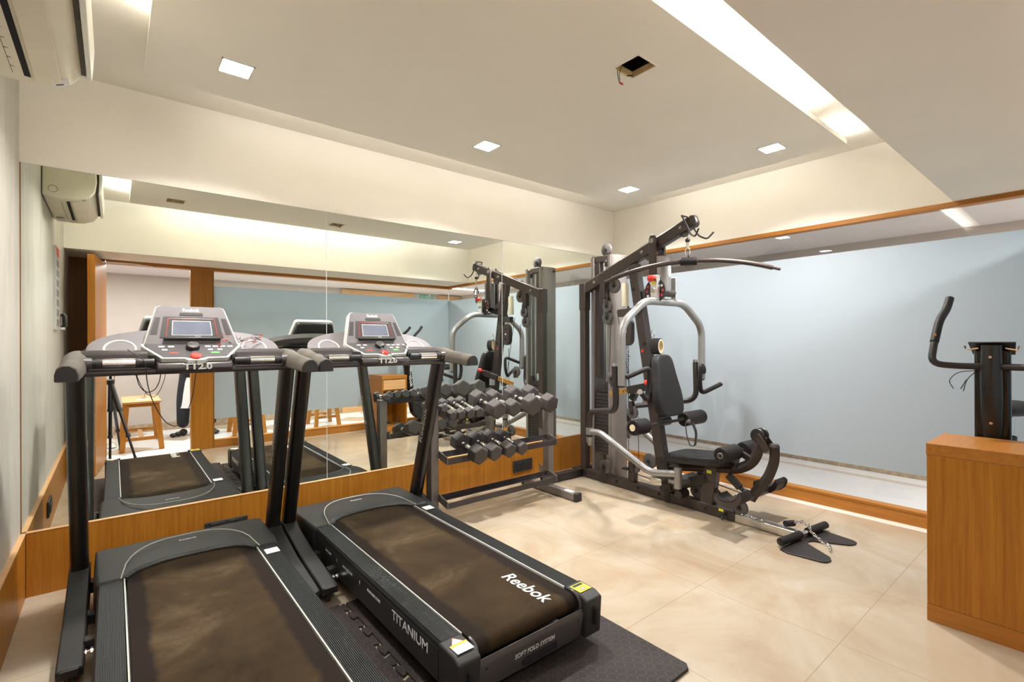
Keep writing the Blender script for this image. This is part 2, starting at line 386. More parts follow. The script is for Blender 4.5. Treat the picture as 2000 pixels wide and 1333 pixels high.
def tag(o, label, cat, group=None):
    o['label'] = label; o['category'] = cat
    if group: o['group'] = group
    return o
def thing(name, label, cat, loc=(0, 0, 0), rz=0, group=None):
    o = bpy.data.objects.new(name, None); COL.objects.link(o); o.empty_display_size = 0.05
    o.location = loc; o.rotation_euler = (0, 0, rz); return tag(o, label, cat, group)
def struct(o):
    o['kind'] = 'structure'; return o
def text(body, mat, parent, origin, xd, yd, width=None, height=None, name='lettering', depth=0.0012, shear=0.0, local=False, bold=0.0, spacing=1.0):
    # lettering laid on a surface: origin is its centre, xd reading direction, yd letter-up direction
    cu = bpy.data.curves.new(name, 'FONT'); cu.body = body; cu.size = 1.0; cu.extrude = 0.02; cu.offset = bold
    cu.align_x = 'CENTER'; cu.align_y = 'CENTER'; cu.shear = shear; cu.space_character = spacing; cu.resolution_u = 3
    tmp = bpy.data.objects.new('tmp', cu); COL.objects.link(tmp)
    dg = bpy.context.evaluated_depsgraph_get(); me = bpy.data.meshes.new_from_object(tmp.evaluated_get(dg)); me.name = name
    bpy.data.objects.remove(tmp); bpy.data.curves.remove(cu)
    xs = [v.co.x for v in me.vertices]; ys = [v.co.y for v in me.vertices]
    w, h = max(xs) - min(xs), max(ys) - min(ys); cx, cy = (max(xs) + min(xs)) / 2, (max(ys) + min(ys)) / 2
    sx = width / w if width else None; sy = height / h if height else None
    sx = sx or sy; sy = sy or sx
    xd = Vector(xd).normalized(); yd = Vector(yd).normalized(); n = xd.cross(yd); o0 = Vector(origin)
    for v in me.vertices:
        v.co = o0 + xd * (v.co.x - cx) * sx + yd * (v.co.y - cy) * sy + n * (depth if v.co.z > 0 else 0)
    me.materials.clear(); me.materials.append(MAT[mat])
    return link(name, me, parent, smooth=False, local=local)
def dup(root, loc, rz=None, scale=None, label=None, group=None):
    r = root.copy(); COL.objects.link(r); r.location = loc
    if rz is not None: r.rotation_euler = (0, 0, rz)
    if scale is not None: r.scale = scale
    if label: r['label'] = label
    if group: r['group'] = group
    for ch in list(root.children):
        c = ch.copy(); COL.objects.link(c); c.parent = r
        for g in ch.children:
            d = g.copy(); COL.objects.link(d); d.parent = c
    return r
# ================================================================== ROOM SHELL
def S(name, mb, mat, **k): return struct(mb.obj(name, mat, smooth=False, **k))
S('floor', MB().b2((XL - 0.1, -0.1, -0.1), (XR + 0.06, YM + 0.1, 0)), 'floor')
S('wall_mirror', MB().b2((XL - 0.1, YM + 0.004, 0.30), (XR + 0.1, YM + 0.12, ZG + 0.008)).b2((XL - 0.1, YM - 0.004, ZG + 0.005), (XR + 0.1, YM + 0.12, ZC + 0.1)), 'wall')
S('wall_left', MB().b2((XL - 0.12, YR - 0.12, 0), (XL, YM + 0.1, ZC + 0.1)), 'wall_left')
S('wall_right', MB().b2((XR, YR - 0.1, ZG), (XR + 0.1, YM + 0.1, ZC + 0.1)), 'wall')
S('ceiling', MB().b2((XL - 0.1, 0.5, ZC), (XR + 0.1, YM + 0.1, ZC + 0.12)), 'ceiling')
# lower ceiling over the door side, its underside meets the glass heads
S('ceiling_soffit', MB().b2((XL - 0.1, YR - 0.1, ZG), (XR + 0.1, 0.6191, ZC + 0.1)), 'ceiling')
# dropped panel with two empty downlight cut-outs
PX0, PX1, PY0, PY1 = 0.1129, 3.6258, 1.0627, 2.8553
holes = [(1.848, 1.370, 0.066), (0.428, 1.370, 0.066)]
pan = MB()
xs = [PX0, 0.428 - 0.066, 0.428 + 0.066, 1.848 - 0.066, 1.848 + 0.066, PX1]; ysx = [PY0, 1.304, 1.436, PY1]
bm = pan.bm
def vgrid(z): return [[bm.verts.new((x, y, z)) for y in ysx] for x in xs]
lo, hi = vgrid(ZP), vgrid(ZP + 0.028)
isH = lambda i, j: j == 1 and i in (1, 3)
for i in range(len(xs) - 1):
    for j in range(len(ysx) - 1):
        if isH(i, j):
            for a, b in (((i, j), (i + 1, j)), ((i + 1, j), (i + 1, j + 1)), ((i + 1, j + 1), (i, j + 1)), ((i, j + 1), (i, j))):
                bm.faces.new((lo[a[0]][a[1]], lo[b[0]][b[1]], hi[b[0]][b[1]], hi[a[0]][a[1]]))
            continue
        bm.faces.new((lo[i][j], lo[i][j + 1], lo[i + 1][j + 1], lo[i + 1][j])); bm.faces.new((hi[i][j], hi[i + 1][j], hi[i + 1][j + 1], hi[i][j + 1]))
def wallq(a, b): bm.faces.new((lo[a[0]][a[1]], lo[b[0]][b[1]], hi[b[0]][b[1]], hi[a[0]][a[1]]))
for i in range(len(xs) - 1): wallq((i, 0), (i + 1, 0)); wallq((i + 1, 3), (i, 3))
for j in range(3): wallq((0, j + 1), (0, j)); wallq((5, j), (5, j + 1))
S('ceiling_dropped_panel', pan, 'ceiling')
# black lining added above the cut-outs to keep the cove light out
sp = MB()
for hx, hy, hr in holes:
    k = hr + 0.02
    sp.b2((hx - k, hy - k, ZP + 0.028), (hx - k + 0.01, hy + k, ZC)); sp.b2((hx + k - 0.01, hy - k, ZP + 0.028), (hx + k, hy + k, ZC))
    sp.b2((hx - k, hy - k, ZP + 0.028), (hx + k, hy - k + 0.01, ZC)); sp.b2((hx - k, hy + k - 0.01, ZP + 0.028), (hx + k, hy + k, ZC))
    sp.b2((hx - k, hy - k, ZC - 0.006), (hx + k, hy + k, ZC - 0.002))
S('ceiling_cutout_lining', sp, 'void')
# wooden dado under the mirror and along the left wall
S('baseboard_mirror', MB().b2((-0.326, YM - 0.012, 0), (XR, YM + 0.01, 0.3075)), 'wood')
S('trim_1', MB().b2((-0.326, YM - 0.0135, 0.3075), (XR, YM + 0.01, 0.3103)), 'wood_light')
S('baseboard_left', MB().b2((XL, YR, 0), (-0.328, YM - 0.012, 0.304)), 'wood')
S('trim_2', MB().b2((XL, YR, 0.304), (-0.326, YM - 0.012, 0.3103)), 'wood_light')
# mirror: three sheets with thin joints
for i, (a, b) in enumerate(((XL, 1.0966), (1.0996, 2.5772), (2.5802, XR))):
    o = MB().b2((a, YM, 0.3103), (b, YM + 0.005, 2.087)).obj('mirror_panel', 'mirror', smooth=False)
    tag(o, ('large frameless wall mirror sheet at the left corner, behind the near treadmill', 'large frameless wall mirror sheet in the middle, behind the far treadmill and dumbbell rack', 'large frameless wall mirror sheet at the far corner, behind the multigym')[i], 'mirror', 'wall mirror sheets')
for x in (1.0981, 2.5787): S('trim_3', MB().b2((x - 0.0016, YM - 0.001, 0.3103), (x + 0.0016, YM + 0.004, 2.087)), 'seam')
S('trim_4', MB().b2((XL, YM - 0.002, 2.086), (XR, YM + 0.003, 2.090)), 'seam')
S('trim_5', MB().b2((XL - 0.0, YM - 0.003, 0.3103), (XL + 0.004, YM + 0.003, 2.087)), 'wood_dark')
# --- right glass wall (x = XR)
S('baseboard_right', MB().b2((XR - 0.004, YR, 0), (XR + 0.07, YM, 0.0800)), 'wood_y')
S('trim_6', MB().b2((XR - 0.007, YR, 0.0815), (XR + 0.07, YM, 0.0970)), 'wood_y')
S('trim_7', MB().b2((XR - 0.006, YR, 2.052), (XR + 0.07, YM, ZG)), 'wood_y')
S('window_1', MB().b2((XR + 0.016, YR - 0.018, 0.097), (XR + 0.017, YM, 2.052)), 'glass')
S('window_1_film', MB().b2((XR + 0.0130, YR - 0.015, 0.335), (XR + 0.0140, YM, 1.856)), 'film')
# --- rear glass wall (y = YR)
S('baseboard_rear', MB().b2((0.902, YR - 0.09, 0), (XR + 0.07, YR, 0.0780)).b2((0.902, YR - 0.09, 0.0795), (XR + 0.07, YR + 0.003, 0.0925)), 'wood_h')
S('trim_8', MB().b2((-0.06, YR - 0.09, 2.045), (XR + 0.07, YR + 0.004, ZG)), 'wood_h')
S('window_2', MB().b2((0.902, YR - 0.018, 0.0925), (XR + 0.016, YR - 0.017, 2.045)), 'glass')
S('window_2_film', MB().b2((0.902, YR - 0.0150, 0.335), (XR + 0.013, YR - 0.0140, 1.875)), 'film')
S('wall_rear', MB().b2((0.676, YR - 0.1, 0), (0.892, YR, 2.045)).b2((0.895, YR - 0.1, 0), (0.902, YR + 0.005, 2.045)), 'wood')
S('wall_rear_alcove', MB().b2((XL, YR - 0.1, 0), (-0.062, YR, ZG)), 'wood_dark')  # shade of the recess is put into the darker veneer
S('door_1_threshold', MB().b2((-0.06, YR - 0.13, -0.06), (0.676, YR + 0.10, 0.004)), 'corr_floor')
# open door leaf folded against the left
d = thing('door_1', 'open wooden door leaf standing beside the doorway, seen in the mirror', 'door', (-0.075, YR, 0)); d['kind'] = 'structure'
lf = MB(); lf.prism([(-0.055, YR + 0.004), (-0.098, YR + 0.004), (-0.183, YR + 0.69), (-0.128, YR + 0.695)], 0.01, 2.03).obj('door_leaf', 'wood_teak', d, bevel=0.002, smooth=False)
h = MB(); h.tube([(-0.118, 0.60, 1.02), (-0.098, 0.60, 1.02), (-0.094, 0.50, 1.02)], 0.008, 10, bend=0.01); h.obj('door_handle', 'steel', d)
cl = MB(); cl.tube([(-0.09, 0.30, 2.02), (0.15, 0.20, 2.035), (0.33, 0.05, 2.04)], 0.006, 8); cl.obj('door_closer_arm', 'steel', d)
S('trim_15', MB().b2((XR + 0.010, YR - 0.018, 0.097), (XR + 0.020, YR - 0.008, 2.05)), 'seam')
# --- corridor outside the glass
S('corridor_floor', MB().b2((-1.6, -1.9, -0.1), (6.6, -0.1, -0.002)).b2((XR + 0.06, -0.1, -0.1), (6.6, 4.2, -0.002)), 'corr_floor')
S('corridor_ceiling', MB().b2((-1.6, -1.9, 2.15), (6.6, YR - 0.1, 2.25)).b2((XR + 0.1, YR - 0.1, 2.15), (6.6, 4.2, 2.25)), 'corr_ceiling')
S('corridor_wall_rear', MB().b2((-1.6, -1.9, 0), (5.57, -1.79, 2.15)), 'corr_wall')
S('corridor_wall_side', MB().b2((5.47, -1.79, 0), (5.57, 4.2, 2.15)).b2((XR, 4.1, 0), (5.6, 4.2, 2.15)).b2((-1.7, -1.9, 0), (-1.6, 0.0, 2.15)), 'corr_wall')
S('corridor_wall_alcove', MB().b2((-1.6, YR - 0.1, 0), (XL, YR, 2.15)), 'corr_wall')
S('baseboard_corridor_rear', MB().b2((-1.6, -1.79, 0), (3.04, -1.775, 0.10)), 'skirt_marble')
S('baseboard_corridor_side', MB().b2((5.455, -1.79, 0), (5.47, 4.1, 0.10)), 'skirt_marble')
S('trim_9', MB().b2((3.04, -1.785, 0.0), (4.40, -1.74, 2.13)).b2((4.95, -1.785, 0.0), (5.45, -1.74, 2.13)), 'wood_light')
fx = thing('exit_sign', 'green and white FIRE EXIT sign high on the corridor wall, seen in the mirror', 'sign', (4.68, -1.785, 2.085))
MB().b2((4.53, -1.79, 2.035), (4.84, -1.780, 2.135)).obj('sign_board', 'white', fx, smooth=False)
MB().b2((4.535, -1.779, 2.042), (4.735, -1.778, 2.128)).obj('sign_field', 'greensign', fx, smooth=False)
text('FIRE EXIT', 'white', fx, (4.635, -1.7775, 2.085), (-1, 0, 0), (0, 0, 1), width=0.18, height=0.05)
MB().b2((4.79, -1.779, 2.042), (4.838, -1.778, 2.128)).obj('arrow_field', 'greensign', fx, smooth=False)
MB().prism([(4.832, 2.085), (4.812, 2.105), (4.812, 2.092), (4.796, 2.092), (4.796, 2.078), (4.812, 2.078), (4.812, 2.065)], -1.7778, -1.7772, 'y').obj('arrow', 'white', fx, smooth=False)
rm = MB(); rm.sphere((4.762, -1.776, 2.112), 0.008, (1, 0.3, 1)); rm.tube([(4.764, -1.776, 2.10), (4.760, -1.776, 2.08), (4.752, -1.776, 2.06), (4.748, -1.776, 2.045)], 0.005, 6); rm.tube([(4.760, -1.776, 2.08), (4.772, -1.776, 2.065), (4.778, -1.776, 2.05)], 0.005, 6); rm.tube([(4.75, -1.776, 2.09), (4.762, -1.776, 2.098), (4.776, -1.776, 2.088)], 0.004, 6)
rm.obj('running_figure', 'greensign', fx)

# ================================================================== DOWNLIGHTS
LP = [(0.437, 2.522, 'lit square ceiling downlight nearest the left wall, above the near treadmill'),
      (1.852, 2.520, 'lit square ceiling downlight in the middle of the mirror-side row'),
      (3.295, 2.512, 'lit square ceiling downlight in the far corner above the multigym'),
      (3.320, 1.392, 'lit square ceiling downlight near the right-hand edge of the dropped ceiling panel')]
for x, y, lb in LP:
    t = thing('ceiling_downlight', lb, 'ceiling light', (x, y, ZP), group='square recessed downlights')
    fr = MB(); k = 0.066
    for a, b, c_, d_ in ((-k, -k, k, -k + .006), (-k, k - .006, k, k), (-k, -k, -k + .006, k), (k - .006, -k, k, k)): fr.b2((x + a, y + b, ZP - 0.003), (x + c_, y + d_, ZP))
    fr.obj('bezel', 'white', t, smooth=False)
    MB().b2((x - k + .006, y - k + .006, ZP - 0.0025), (x + k - .006, y + k - .006, ZP - 0.0005)).obj('diffuser', 'led', t, smooth=False)
    area('downlight', (x, y, ZP - 0.006), 0.115, 15.5, (0, 0, -1), (1.0, 0.975, 0.95), spread=136)
def wires(name, label, base, parts):
    t = thing(name, label, 'wires', base)
    for nm, mt, pts, r in parts:
        m = MB(); m.tube(pts, r, 8, bend=0.02); m.obj(nm, mt, t)
    return t
hx, hy = 1.848, 1.370
w = wires('hanging_wires', 'loose dark and yellow wires with red connector hanging from the empty ceiling cut-out', (hx, hy, ZP),
      [('wire', 'wire_black', [(1.80, 1.42, 2.55), (1.803, 1.435, 2.50), (1.806, 1.437, 2.452), (1.835, 1.452, 2.434), (1.845, 1.452, 2.432)], 0.0016),
       ('wire', 'wire_black', [(1.83, 1.38, 2.55), (1.818, 1.41, 2.50), (1.808, 1.430, 2.46), (1.836, 1.448, 2.436)], 0.0016),
       ('wire', 'wire_yellow', [(1.80, 1.425, 2.54), (1.806, 1.432, 2.47), (1.838, 1.43, 2.455), (1.866, 1.42, 2.459)], 0.0018),
       ('connector', 'red', [(1.843, 1.453, 2.432), (1.862, 1.452, 2.430)], 0.0045),
       ('connector', 'wire_black', [(1.858, 1.424, 2.457), (1.885, 1.41, 2.462)], 0.0035)])
for i, (x, y, r) in enumerate(holes):
    e = MB(); k = r
    e.b2((x - k - .010, y - k - .010, ZP - .002), (x + k + .010, y - k, ZP + .001)); e.b2((x - k - .010, y + k, ZP - .002), (x + k + .010, y + k + .010, ZP + .001))
    e.b2((x - k - .010, y - k, ZP - .002), (x - k, y + k, ZP + .001)); e.b2((x + k, y - k, ZP - .002), (x + k + .010, y + k, ZP + .001))
    o = e.obj('trim_%d' % (10 + i), 'ceiling', smooth=False); struct(o)
    e = MB()
    for a, b, c_, d_ in ((-k, -k, k, -k + .003), (-k, k - .003, k, k), (-k, -k, -k + .003, k), (k - .003, -k, k, k)): e.b2((x + a, y + b, ZP + 0.001), (x + c_, y + d_, ZP + 0.028))
    struct(e.obj('trim_%d' % (12 + i), 'plaster', smooth=False))
wires('hanging_wire', 'short loose wire inside the empty cut-out over the near treadmill, seen in the mirror', (0.428, 1.37, ZP), [('wire', 'wire_black', [(0.40, 1.38, 2.54), (0.43, 1.36, 2.49), (0.46, 1.37, 2.50)], 0.002)])

# ================================================================== SOCKETS
def socket(x, z, wd, label, on='mirror', y=0, ht=0.1):
    if on == 'mirror':
        t = thing('power_socket', label, 'socket', (x, YM - 0.012, z), group='dark sockets in the dado'); f = YM - 0.012
        MB().b2((x - wd / 2, f - 0.012, z - ht / 2), (x + wd / 2, f, z + ht / 2)).obj('socket_plate', 'charcoal', t, bevel=0.003)
        n = 2
        for k in range(n):
            cx = x + (k - 0.5) * wd * 0.42
            m = MB(); m.b2((cx - 0.035, f - 0.016, z - 0.028), (cx + 0.035, f - 0.011, z + 0.028)); o = m.obj('socket_module', 'black', t, bevel=0.002)
            m = MB(); m.cyl((cx - .012, f - .0165, z - .008), (cx - .012, f - .0155, z - .008), .004, 8).cyl((cx + .012, f - .0165, z - .008), (cx + .012, f - .0155, z - .008), .004, 8).cyl((cx, f - .0165, z + .012), (cx, f - .0155, z + .012), .005, 8); m.obj('pin_holes', 'void', t)
    else:
        t = thing('power_socket', label, 'socket', (-0.328, y, z), group='dark sockets in the dado')
        MB().b2((-0.328, y - wd / 2, z - ht / 2), (-0.316, y + wd / 2, z + ht / 2)).obj('socket_plate', 'charcoal', t, bevel=0.003)
        MB().b2((-0.317, y - wd / 3, z - ht / 4), (-0.311, y + wd / 3, z + ht / 4)).obj('socket_module', 'black', t, bevel=0.002)
socket(2.788, 0.131, 0.215, 'dark double power socket in the wooden dado below the dumbbell rack')
socket(0.512, 0.150, 0.22, 'dark power socket in the wooden dado behind the near treadmill hood', ht=0.07)
socket(0, 0.166, 0.20, 'dark power socket low on the left wall dado, seen in the mirror', on='left', y=2.257)

# ================================================================== AIR CONDITIONER
ac = thing('air_conditioner', 'cream wall-mounted split air conditioner high on the left wall', 'air conditioner', (XL, 2.0, 2.14))
x0 = XL + 0.004
prof = [(x0, 2.145), (x0 + 0.10, 2.132), (x0 + 0.17, 2.137), (x0 + 0.225, 2.160), (x0 + 0.252, 2.20), (x0 + 0.262, 2.27), (x0 + 0.255, 2.40), (x0 + 0.22, 2.44), (x0, 2.44)]
MB().prism([(a, b) for a, b in prof], 1.60, 2.40, 'y').obj('casing', 'offwhite', ac, bevel=0.008, seg=3)
fl = [(x0 + 0.268, 2.19), (x0 + 0.283, 2.195), (x0 + 0.290, 2.30), (x0 + 0.272, 2.43), (x0 + 0.262, 2.43), (x0 + 0.272, 2.30)]
MB().prism(fl, 1.605, 2.395, 'y').obj('front_panel', 'whiteplastic', ac, bevel=0.003)
MB().prism([(x0 + 0.080, 2.1345), (x0 + 0.125, 2.1315), (x0 + 0.125, 2.160), (x0 + 0.080, 2.160)], 1.72, 2.34, 'y').obj('air_outlet', 'void', ac, smooth=False)
lv = MB(); lv.prism([(x0 + 0.135, 2.1285), (x0 + 0.20, 2.143), (x0 + 0.20, 2.147), (x0 + 0.135, 2.1325)], 1.70, 2.36, 'y'); lv.obj('louvre_flap', 'offwhite', ac, bevel=0.001)
m = MB()
for k in range(9): m.b2((x0 + 0.082, 1.76 + k * 0.065, 2.133), (x0 + 0.122, 1.763 + k * 0.065, 2.15))
m.obj('louvre_vanes', 'black', ac, smooth=False)
MB().b2((x0 + 0.02, 1.64, 2.1285), (x0 + 0.07, 1.75, 2.1345)).obj('rating_label', 'trim', ac, smooth=False)
MB().prism([(x0 + 0.176, 2.1370), (x0 + 0.221, 2.1558), (x0 + 0.220, 2.1590), (x0 + 0.175, 2.1400)], 2.335, 2.388, 'y').obj('badge', 'white', ac, smooth=False)
m = MB(); m.prism([(x0 + 0.186, 2.1400), (x0 + 0.206, 2.1484), (x0 + 0.206, 2.1510), (x0 + 0.186, 2.1430)], 2.372, 2.380, 'y'); m.obj('display_window', 'black', ac, smooth=False)
m = MB(); m.torus((x0 + 0.05, 2.4005, 2.19), (0, 1, 0), 0.022, 0.001, 20, 4); m.obj('knockout_ring', 'dusty', ac)
m = MB(); m.b2((x0 + 0.243, 1.61, 2.205), (x0 + 0.266, 2.39, 2.42)); m.obj('intake_gap', 'dusty', ac, smooth=False)

# ================================================================== THINGS ON THE LEFT WALL (seen in the mirror)
po = thing('notice_board', 'tall narrow printed exercise poster on the left wall, seen edge-on in the mirror', 'poster', (XL, 1.5, 1.63))
MB().b2((XL, 1.40, 1.32), (XL + 0.018, 1.62, 1.95)).obj('poster_board', 'trim', po, smooth=False)
MB().b2((XL + 0.018, 1.405, 1.88), (XL + 0.0195, 1.615, 1.945)).obj('poster_heading', 'red', po, smooth=False)
m = MB()
for k in range(7): m.b2((XL + 0.018, 1.42, 1.35 + k * 0.075), (XL + 0.0195, 1.60, 1.40 + k * 0.075))
m.obj('poster_pictures', 'console', po, smooth=False)
sw = thing('wall_handset', 'dark wall handset with a white end, mounted on the left wall near the door', 'handset', (XL, 0.98, 1.4))
m = MB(); m.tube([(XL + 0.012, 0.98, 1.345), (XL + 0.028, 0.98, 1.37), (XL + 0.028, 0.98, 1.44), (XL + 0.012, 0.98, 1.467)], 0.018, 10, flat=1.6); m.obj('handset_body', 'black', sw)
MB().b2((XL, 0.95, 1.332), (XL + 0.03, 1.01, 1.352)).obj('handset_base', 'white', sw, bevel=0.002)
# ================================================================== TREADMILLS
def treadmill(label, cx, zd, dy, extra, ty=1.42):
    """origin on the floor under the centre line; local y = room y; deck top at zd, deck shifted by dy"""
    t = thing('treadmill', label, 'treadmill', (cx, 0, 0), group='black motorised treadmills')
    P = dict(parent=t, local=True)
    Y = lambda y: y + dy
    yb, yr, yf = Y(2.61), Y(1.19), Y(3.07)       # hood/rail line, rear end, front end
    # deck frame under the belt
    m = MB(); m.b2((-0.255, yr + 0.06, 0.075), (-0.235, yb + 0.1, zd - 0.03)); m.b2((0.235, yr + 0.06, 0.075), (0.255, yb + 0.1, zd - 0.03)); m.b2((-0.25, yr + 0.3, zd - 0.045), (0.25, yb + 0.1, zd - 0.02))
    m.b2((-0.24, Y(1.9), 0.08), (0.24, Y(1.95), 0.13)).obj('deck_frame', 'black', bevel=0.002, **P)
    # belt: closed loop round the rollers
    R = 0.034; ry = yr + 0.085; fy = Y(2.86)
    rings = []
    prof = [(fy, zd)] + [(fy - (fy - ry) * k / 10, zd) for k in range(1, 10)]
    for a in range(0, 13):
        th = math.pi / 2 + math.pi * a / 12; prof.append((ry + R * math.cos(th), zd - R + R * math.sin(th)))
    prof.append((fy, zd - 2 * R))
    inner = [(y + (0.003 if 10 <= i <= 22 else 0), z + (-0.003 if i < 12 else 0.003)) for i, (y, z) in enumerate(prof)]
    m = MB(); bm = m.bm
    for (pp) in (prof,):
        L = [bm.verts.new((-0.242, y, z)) for y, z in pp]; Rr = [bm.verts.new((0.242, y, z)) for y, z in pp]
        for k in range(len(pp) - 1): bm.faces.new((L[k], L[k + 1], Rr[k + 1], Rr[k]))
        bm.faces.new((L[-1], L[0], Rr[0], Rr[-1])); bm.faces.new(L); bm.faces.new(list(reversed(Rr)))
    belt = m.obj('running_belt', 'belt', t, local=True)
    if ty:
        text('Reebok', 'white', belt, (0.135, Y(ty), zd + 0.0006), (0, -1, 0), (1, 0, 0), width=0.27, height=0.060, name='lettering', depth=0.0006, local=True, bold=0.012, shear=0.15)
    # ribbed side rails with light inner strip
    for s in (-1, 1):
        n = 13; x_in, x_out = 0.256, 0.330
        top = []
        for k in range(n):
            a = x_in + (x_out - x_in) * k / n; w = (x_out - x_in) / n
            top += [(a, zd + 0.004), (a + w * 0.55, zd + 0.004), (a + w * 0.6, zd + 0.0005), (a + w * 0.95, zd + 0.0005)]
        top += [(x_out, zd + 0.003), (x_out + 0.005, zd - 0.006), (x_out + 0.004, 0.075), (x_out - 0.03, 0.06), (x_in, 0.06)]
        m = MB(); m.prism([(s * a, z) for a, z in top], yr + 0.13, yb, 'y')
        rail = m.obj('side_rail', 'ribbed', smooth=False, **P)
        # dark skirt below the ribbed top
        MB().b2((s * 0.3345, yr + 0.14, 0.078), (s * 0.3365, yb + 0.02, zd - 0.022)).obj('side_skirt', 'black', smooth=False, **P)
        m = MB(); m.prism([(s * 0.2480, zd + 0.005), (s * 0.2528, zd + 0.0055), (s * 0.2528, zd - 0.01), (s * 0.2480, zd - 0.01)], yr + 0.13, yb + 0.012, 'y'); m.obj('rail_trim', 'trim', smooth=False, **P)
    MB().b2((0.268, Y(2.49), zd + 0.0045), (0.326, Y(2.55), zd + 0.0052)).obj('sticker', 'white', smooth=False, **P)
    # motor hood with an arched opening for the belt
    N = 16
    def arch(hw, y0, depth, n=N):   # arch from +hw to -hw bulging forwards
        out = []
        for k in range(n + 1):
            a = k / n * 2 - 1; e = (1 - abs(a) ** 2.6) ** 0.62
            out.append((-a * hw, y0 + depth * e))
        return out
    z1 = zd + 0.008
    outer = [(0.345, yb - 0.002), (0.352, yb + 0.10), (0.352, yf - 0.05), (0.335, yf - 0.02), (0.30, yf - 0.005), (-0.30, yf - 0.005), (-0.335, yf - 0.02), (-0.352, yf - 0.05), (-0.352, yb + 0.10), (-0.345, yb - 0.002)]
    cut = list(reversed(arch(0.252, yb - 0.002, 0.115)))
    m = MB(); bm = m.bm
    poly = outer + cut
    zt = lambda p: z1 + 0.012 * min(1, max(0, (p[1] - yb) / 0.2)) - 0.03 * max(0, (p[1] - (yf - 0.06)) / 0.06)
    A = [bm.verts.new((p[0], p[1], zt(p))) for p in poly]; B = [bm.verts.new((p[0] * 1.0, p[1], 0.05)) for p in poly]
    bm.faces.new(A); bm.faces.new(list(reversed(B)))
    for k in range(len(poly)): bm.faces.new((A[k], B[k], B[(k + 1) % len(poly)], A[(k + 1) % len(poly)]))
    hood = m.obj('motor_hood', 'charcoal', bevel=0.016, seg=3, **P)
    # raised inner bib inside the piping line
    pts = [(x, yb + 0.355 * ((1 - min(1, abs(x) / 0.262) ** 3.2) ** 0.60)) for x, y in arch(0.262, yb, 0.30, 28)]
    m = MB(); m.tube([(x, y, zt((x, y)) + 0.001) for x, y in pts], 0.0028, 6); m.obj('piping', 'trim', hood, local=True)
    m = MB(); m.tube([(x, y, z1 - 0.004) for x, y in arch(0.246, yb, 0.112)], 0.008, 8); m.obj('opening_lip', 'black', hood, local=True)
    text('Reebok', 'white', hood, (0.0, Y(2.895), z1 + 0.0125), (1, 0, 0), (0, 1, 0), width=0.072, height=0.016, name='lettering', depth=0.0006, local=True, bold=0.012)
    # rear end caps, rear cover with grip slot
    for s in (-1, 1):
        m = MB(); m.prism([(yr + 0.132, 0.052), (yr + 0.132, zd + 0.006), (yr + 0.04, zd + 0.004), (yr + 0.006, zd - 0.012), (yr + 0.016, 0.052)], s * 0.252, s * 0.342, 'x')
        c = m.obj('end_cap', 'charcoal', bevel=0.008, seg=3, **P)
        m = MB(); m.prism([(yr + 0.0125, 0.10), (yr + 0.0125, 0.165), (yr - 0.004, 0.165), (yr - 0.002, 0.10)], s * 0.290, s * 0.308, 'x'); m.obj('adjuster_slot', 'void', c, local=True, bevel=0.004)
        m = MB(); pts = [(s * 0.247, ry + 0.048 * math.cos(a) , zd - R + 0.042 * math.sin(a)) for a in [math.pi / 2 + math.pi * k / 12 for k in range(13)]]; m.tube(pts, 0.006, 8); m.obj('roller_guard', 'console_dk', c, local=True)
        if s < 0:
            MB().b2((-0.326, yr + 0.035, zd + 0.0065), (-0.262, yr + 0.085, zd + 0.0075)).obj('warning_sticker', 'white', c, local=True, smooth=False)
            MB().b2((-0.326, yr + 0.075, zd + 0.0078), (-0.262, yr + 0.085, zd + 0.0082)).obj('warning_sticker_band', 'yellow', c, local=True, smooth=False)
            MB().prism([(-0.318, yr + 0.086), (-0.270, yr + 0.086), (-0.294, yr + 0.122)], zd + 0.0068, zd + 0.0076).obj('warning_triangle', 'red', c, local=True, smooth=False)
            MB().prism([(-0.3145, yr + 0.087), (-0.2735, yr + 0.087), (-0.294, yr + 0.118)], zd + 0.0072, zd + 0.0080).obj('warning_triangle_centre', 'white', c, local=True, smooth=False)
        else:
            MB().b2((0.262, yr + 0.05, zd + 0.0068), (0.328, yr + 0.11, zd + 0.0075)).obj('warning_sticker', 'yellow', c, local=True, smooth=False)
            MB().b2((0.270, yr + 0.092, zd + 0.0078), (0.322, yr + 0.106, zd + 0.0082)).obj('warning_heading', 'black', c, local=True, smooth=False)
            MB().cyl((0.294, yr + 0.068, zd + 0.0078), (0.294, yr + 0.068, zd + 0.0083), 0.011, 16).obj('prohibition_mark', 'white', c, local=True, smooth=False)
            m = MB(); m.torus((0.294, yr + 0.068, zd + 0.0085), (0, 0, 1), 0.010, 0.0012, 16, 5); m.obj('prohibition_ring', 'red', c, local=True)
    m = MB(); m.prism([(yr + 0.042, 0.050), (yr + 0.022, 0.145), (yr + 0.030, zd - 0.040), (yr + 0.075, 0.050)], -0.252, 0.252, 'x')
    rp = m.obj('rear_cover', 'console_dk', bevel=0.003, **P)
    tl = Vector((0, -0.020, 0.095)).normalized()
    text('SOFT FOLD SYSTEM', 'white', rp, (0.0, yr + 0.0266, 0.118), (1, 0, 0), tl, width=0.19, height=0.019, name='lettering', depth=0.0008, local=True, bold=0.008)
    m = MB(); m.box((0.03, yr + 0.0345, 0.082), (0.17, 0.012, 0.030), Matrix.Rotation(-0.21, 3, 'X')); m.obj('grip_slot', 'void', rp, local=True, bevel=0.006)
    for x in (-0.22, 0.0, 0.22):
        m = MB(); m.cyl((x, yr + 0.024, 0.135 if x else 0.138), (x, yr + 0.030, 0.134 if x else 0.137), 0.006, 10); m.obj('screw', 'void', rp, local=True)
    # side lettering on the left skirt
    sk = [(u, v) for u, v in (('TITANIUM', 0),)]
    lx = -0.3368
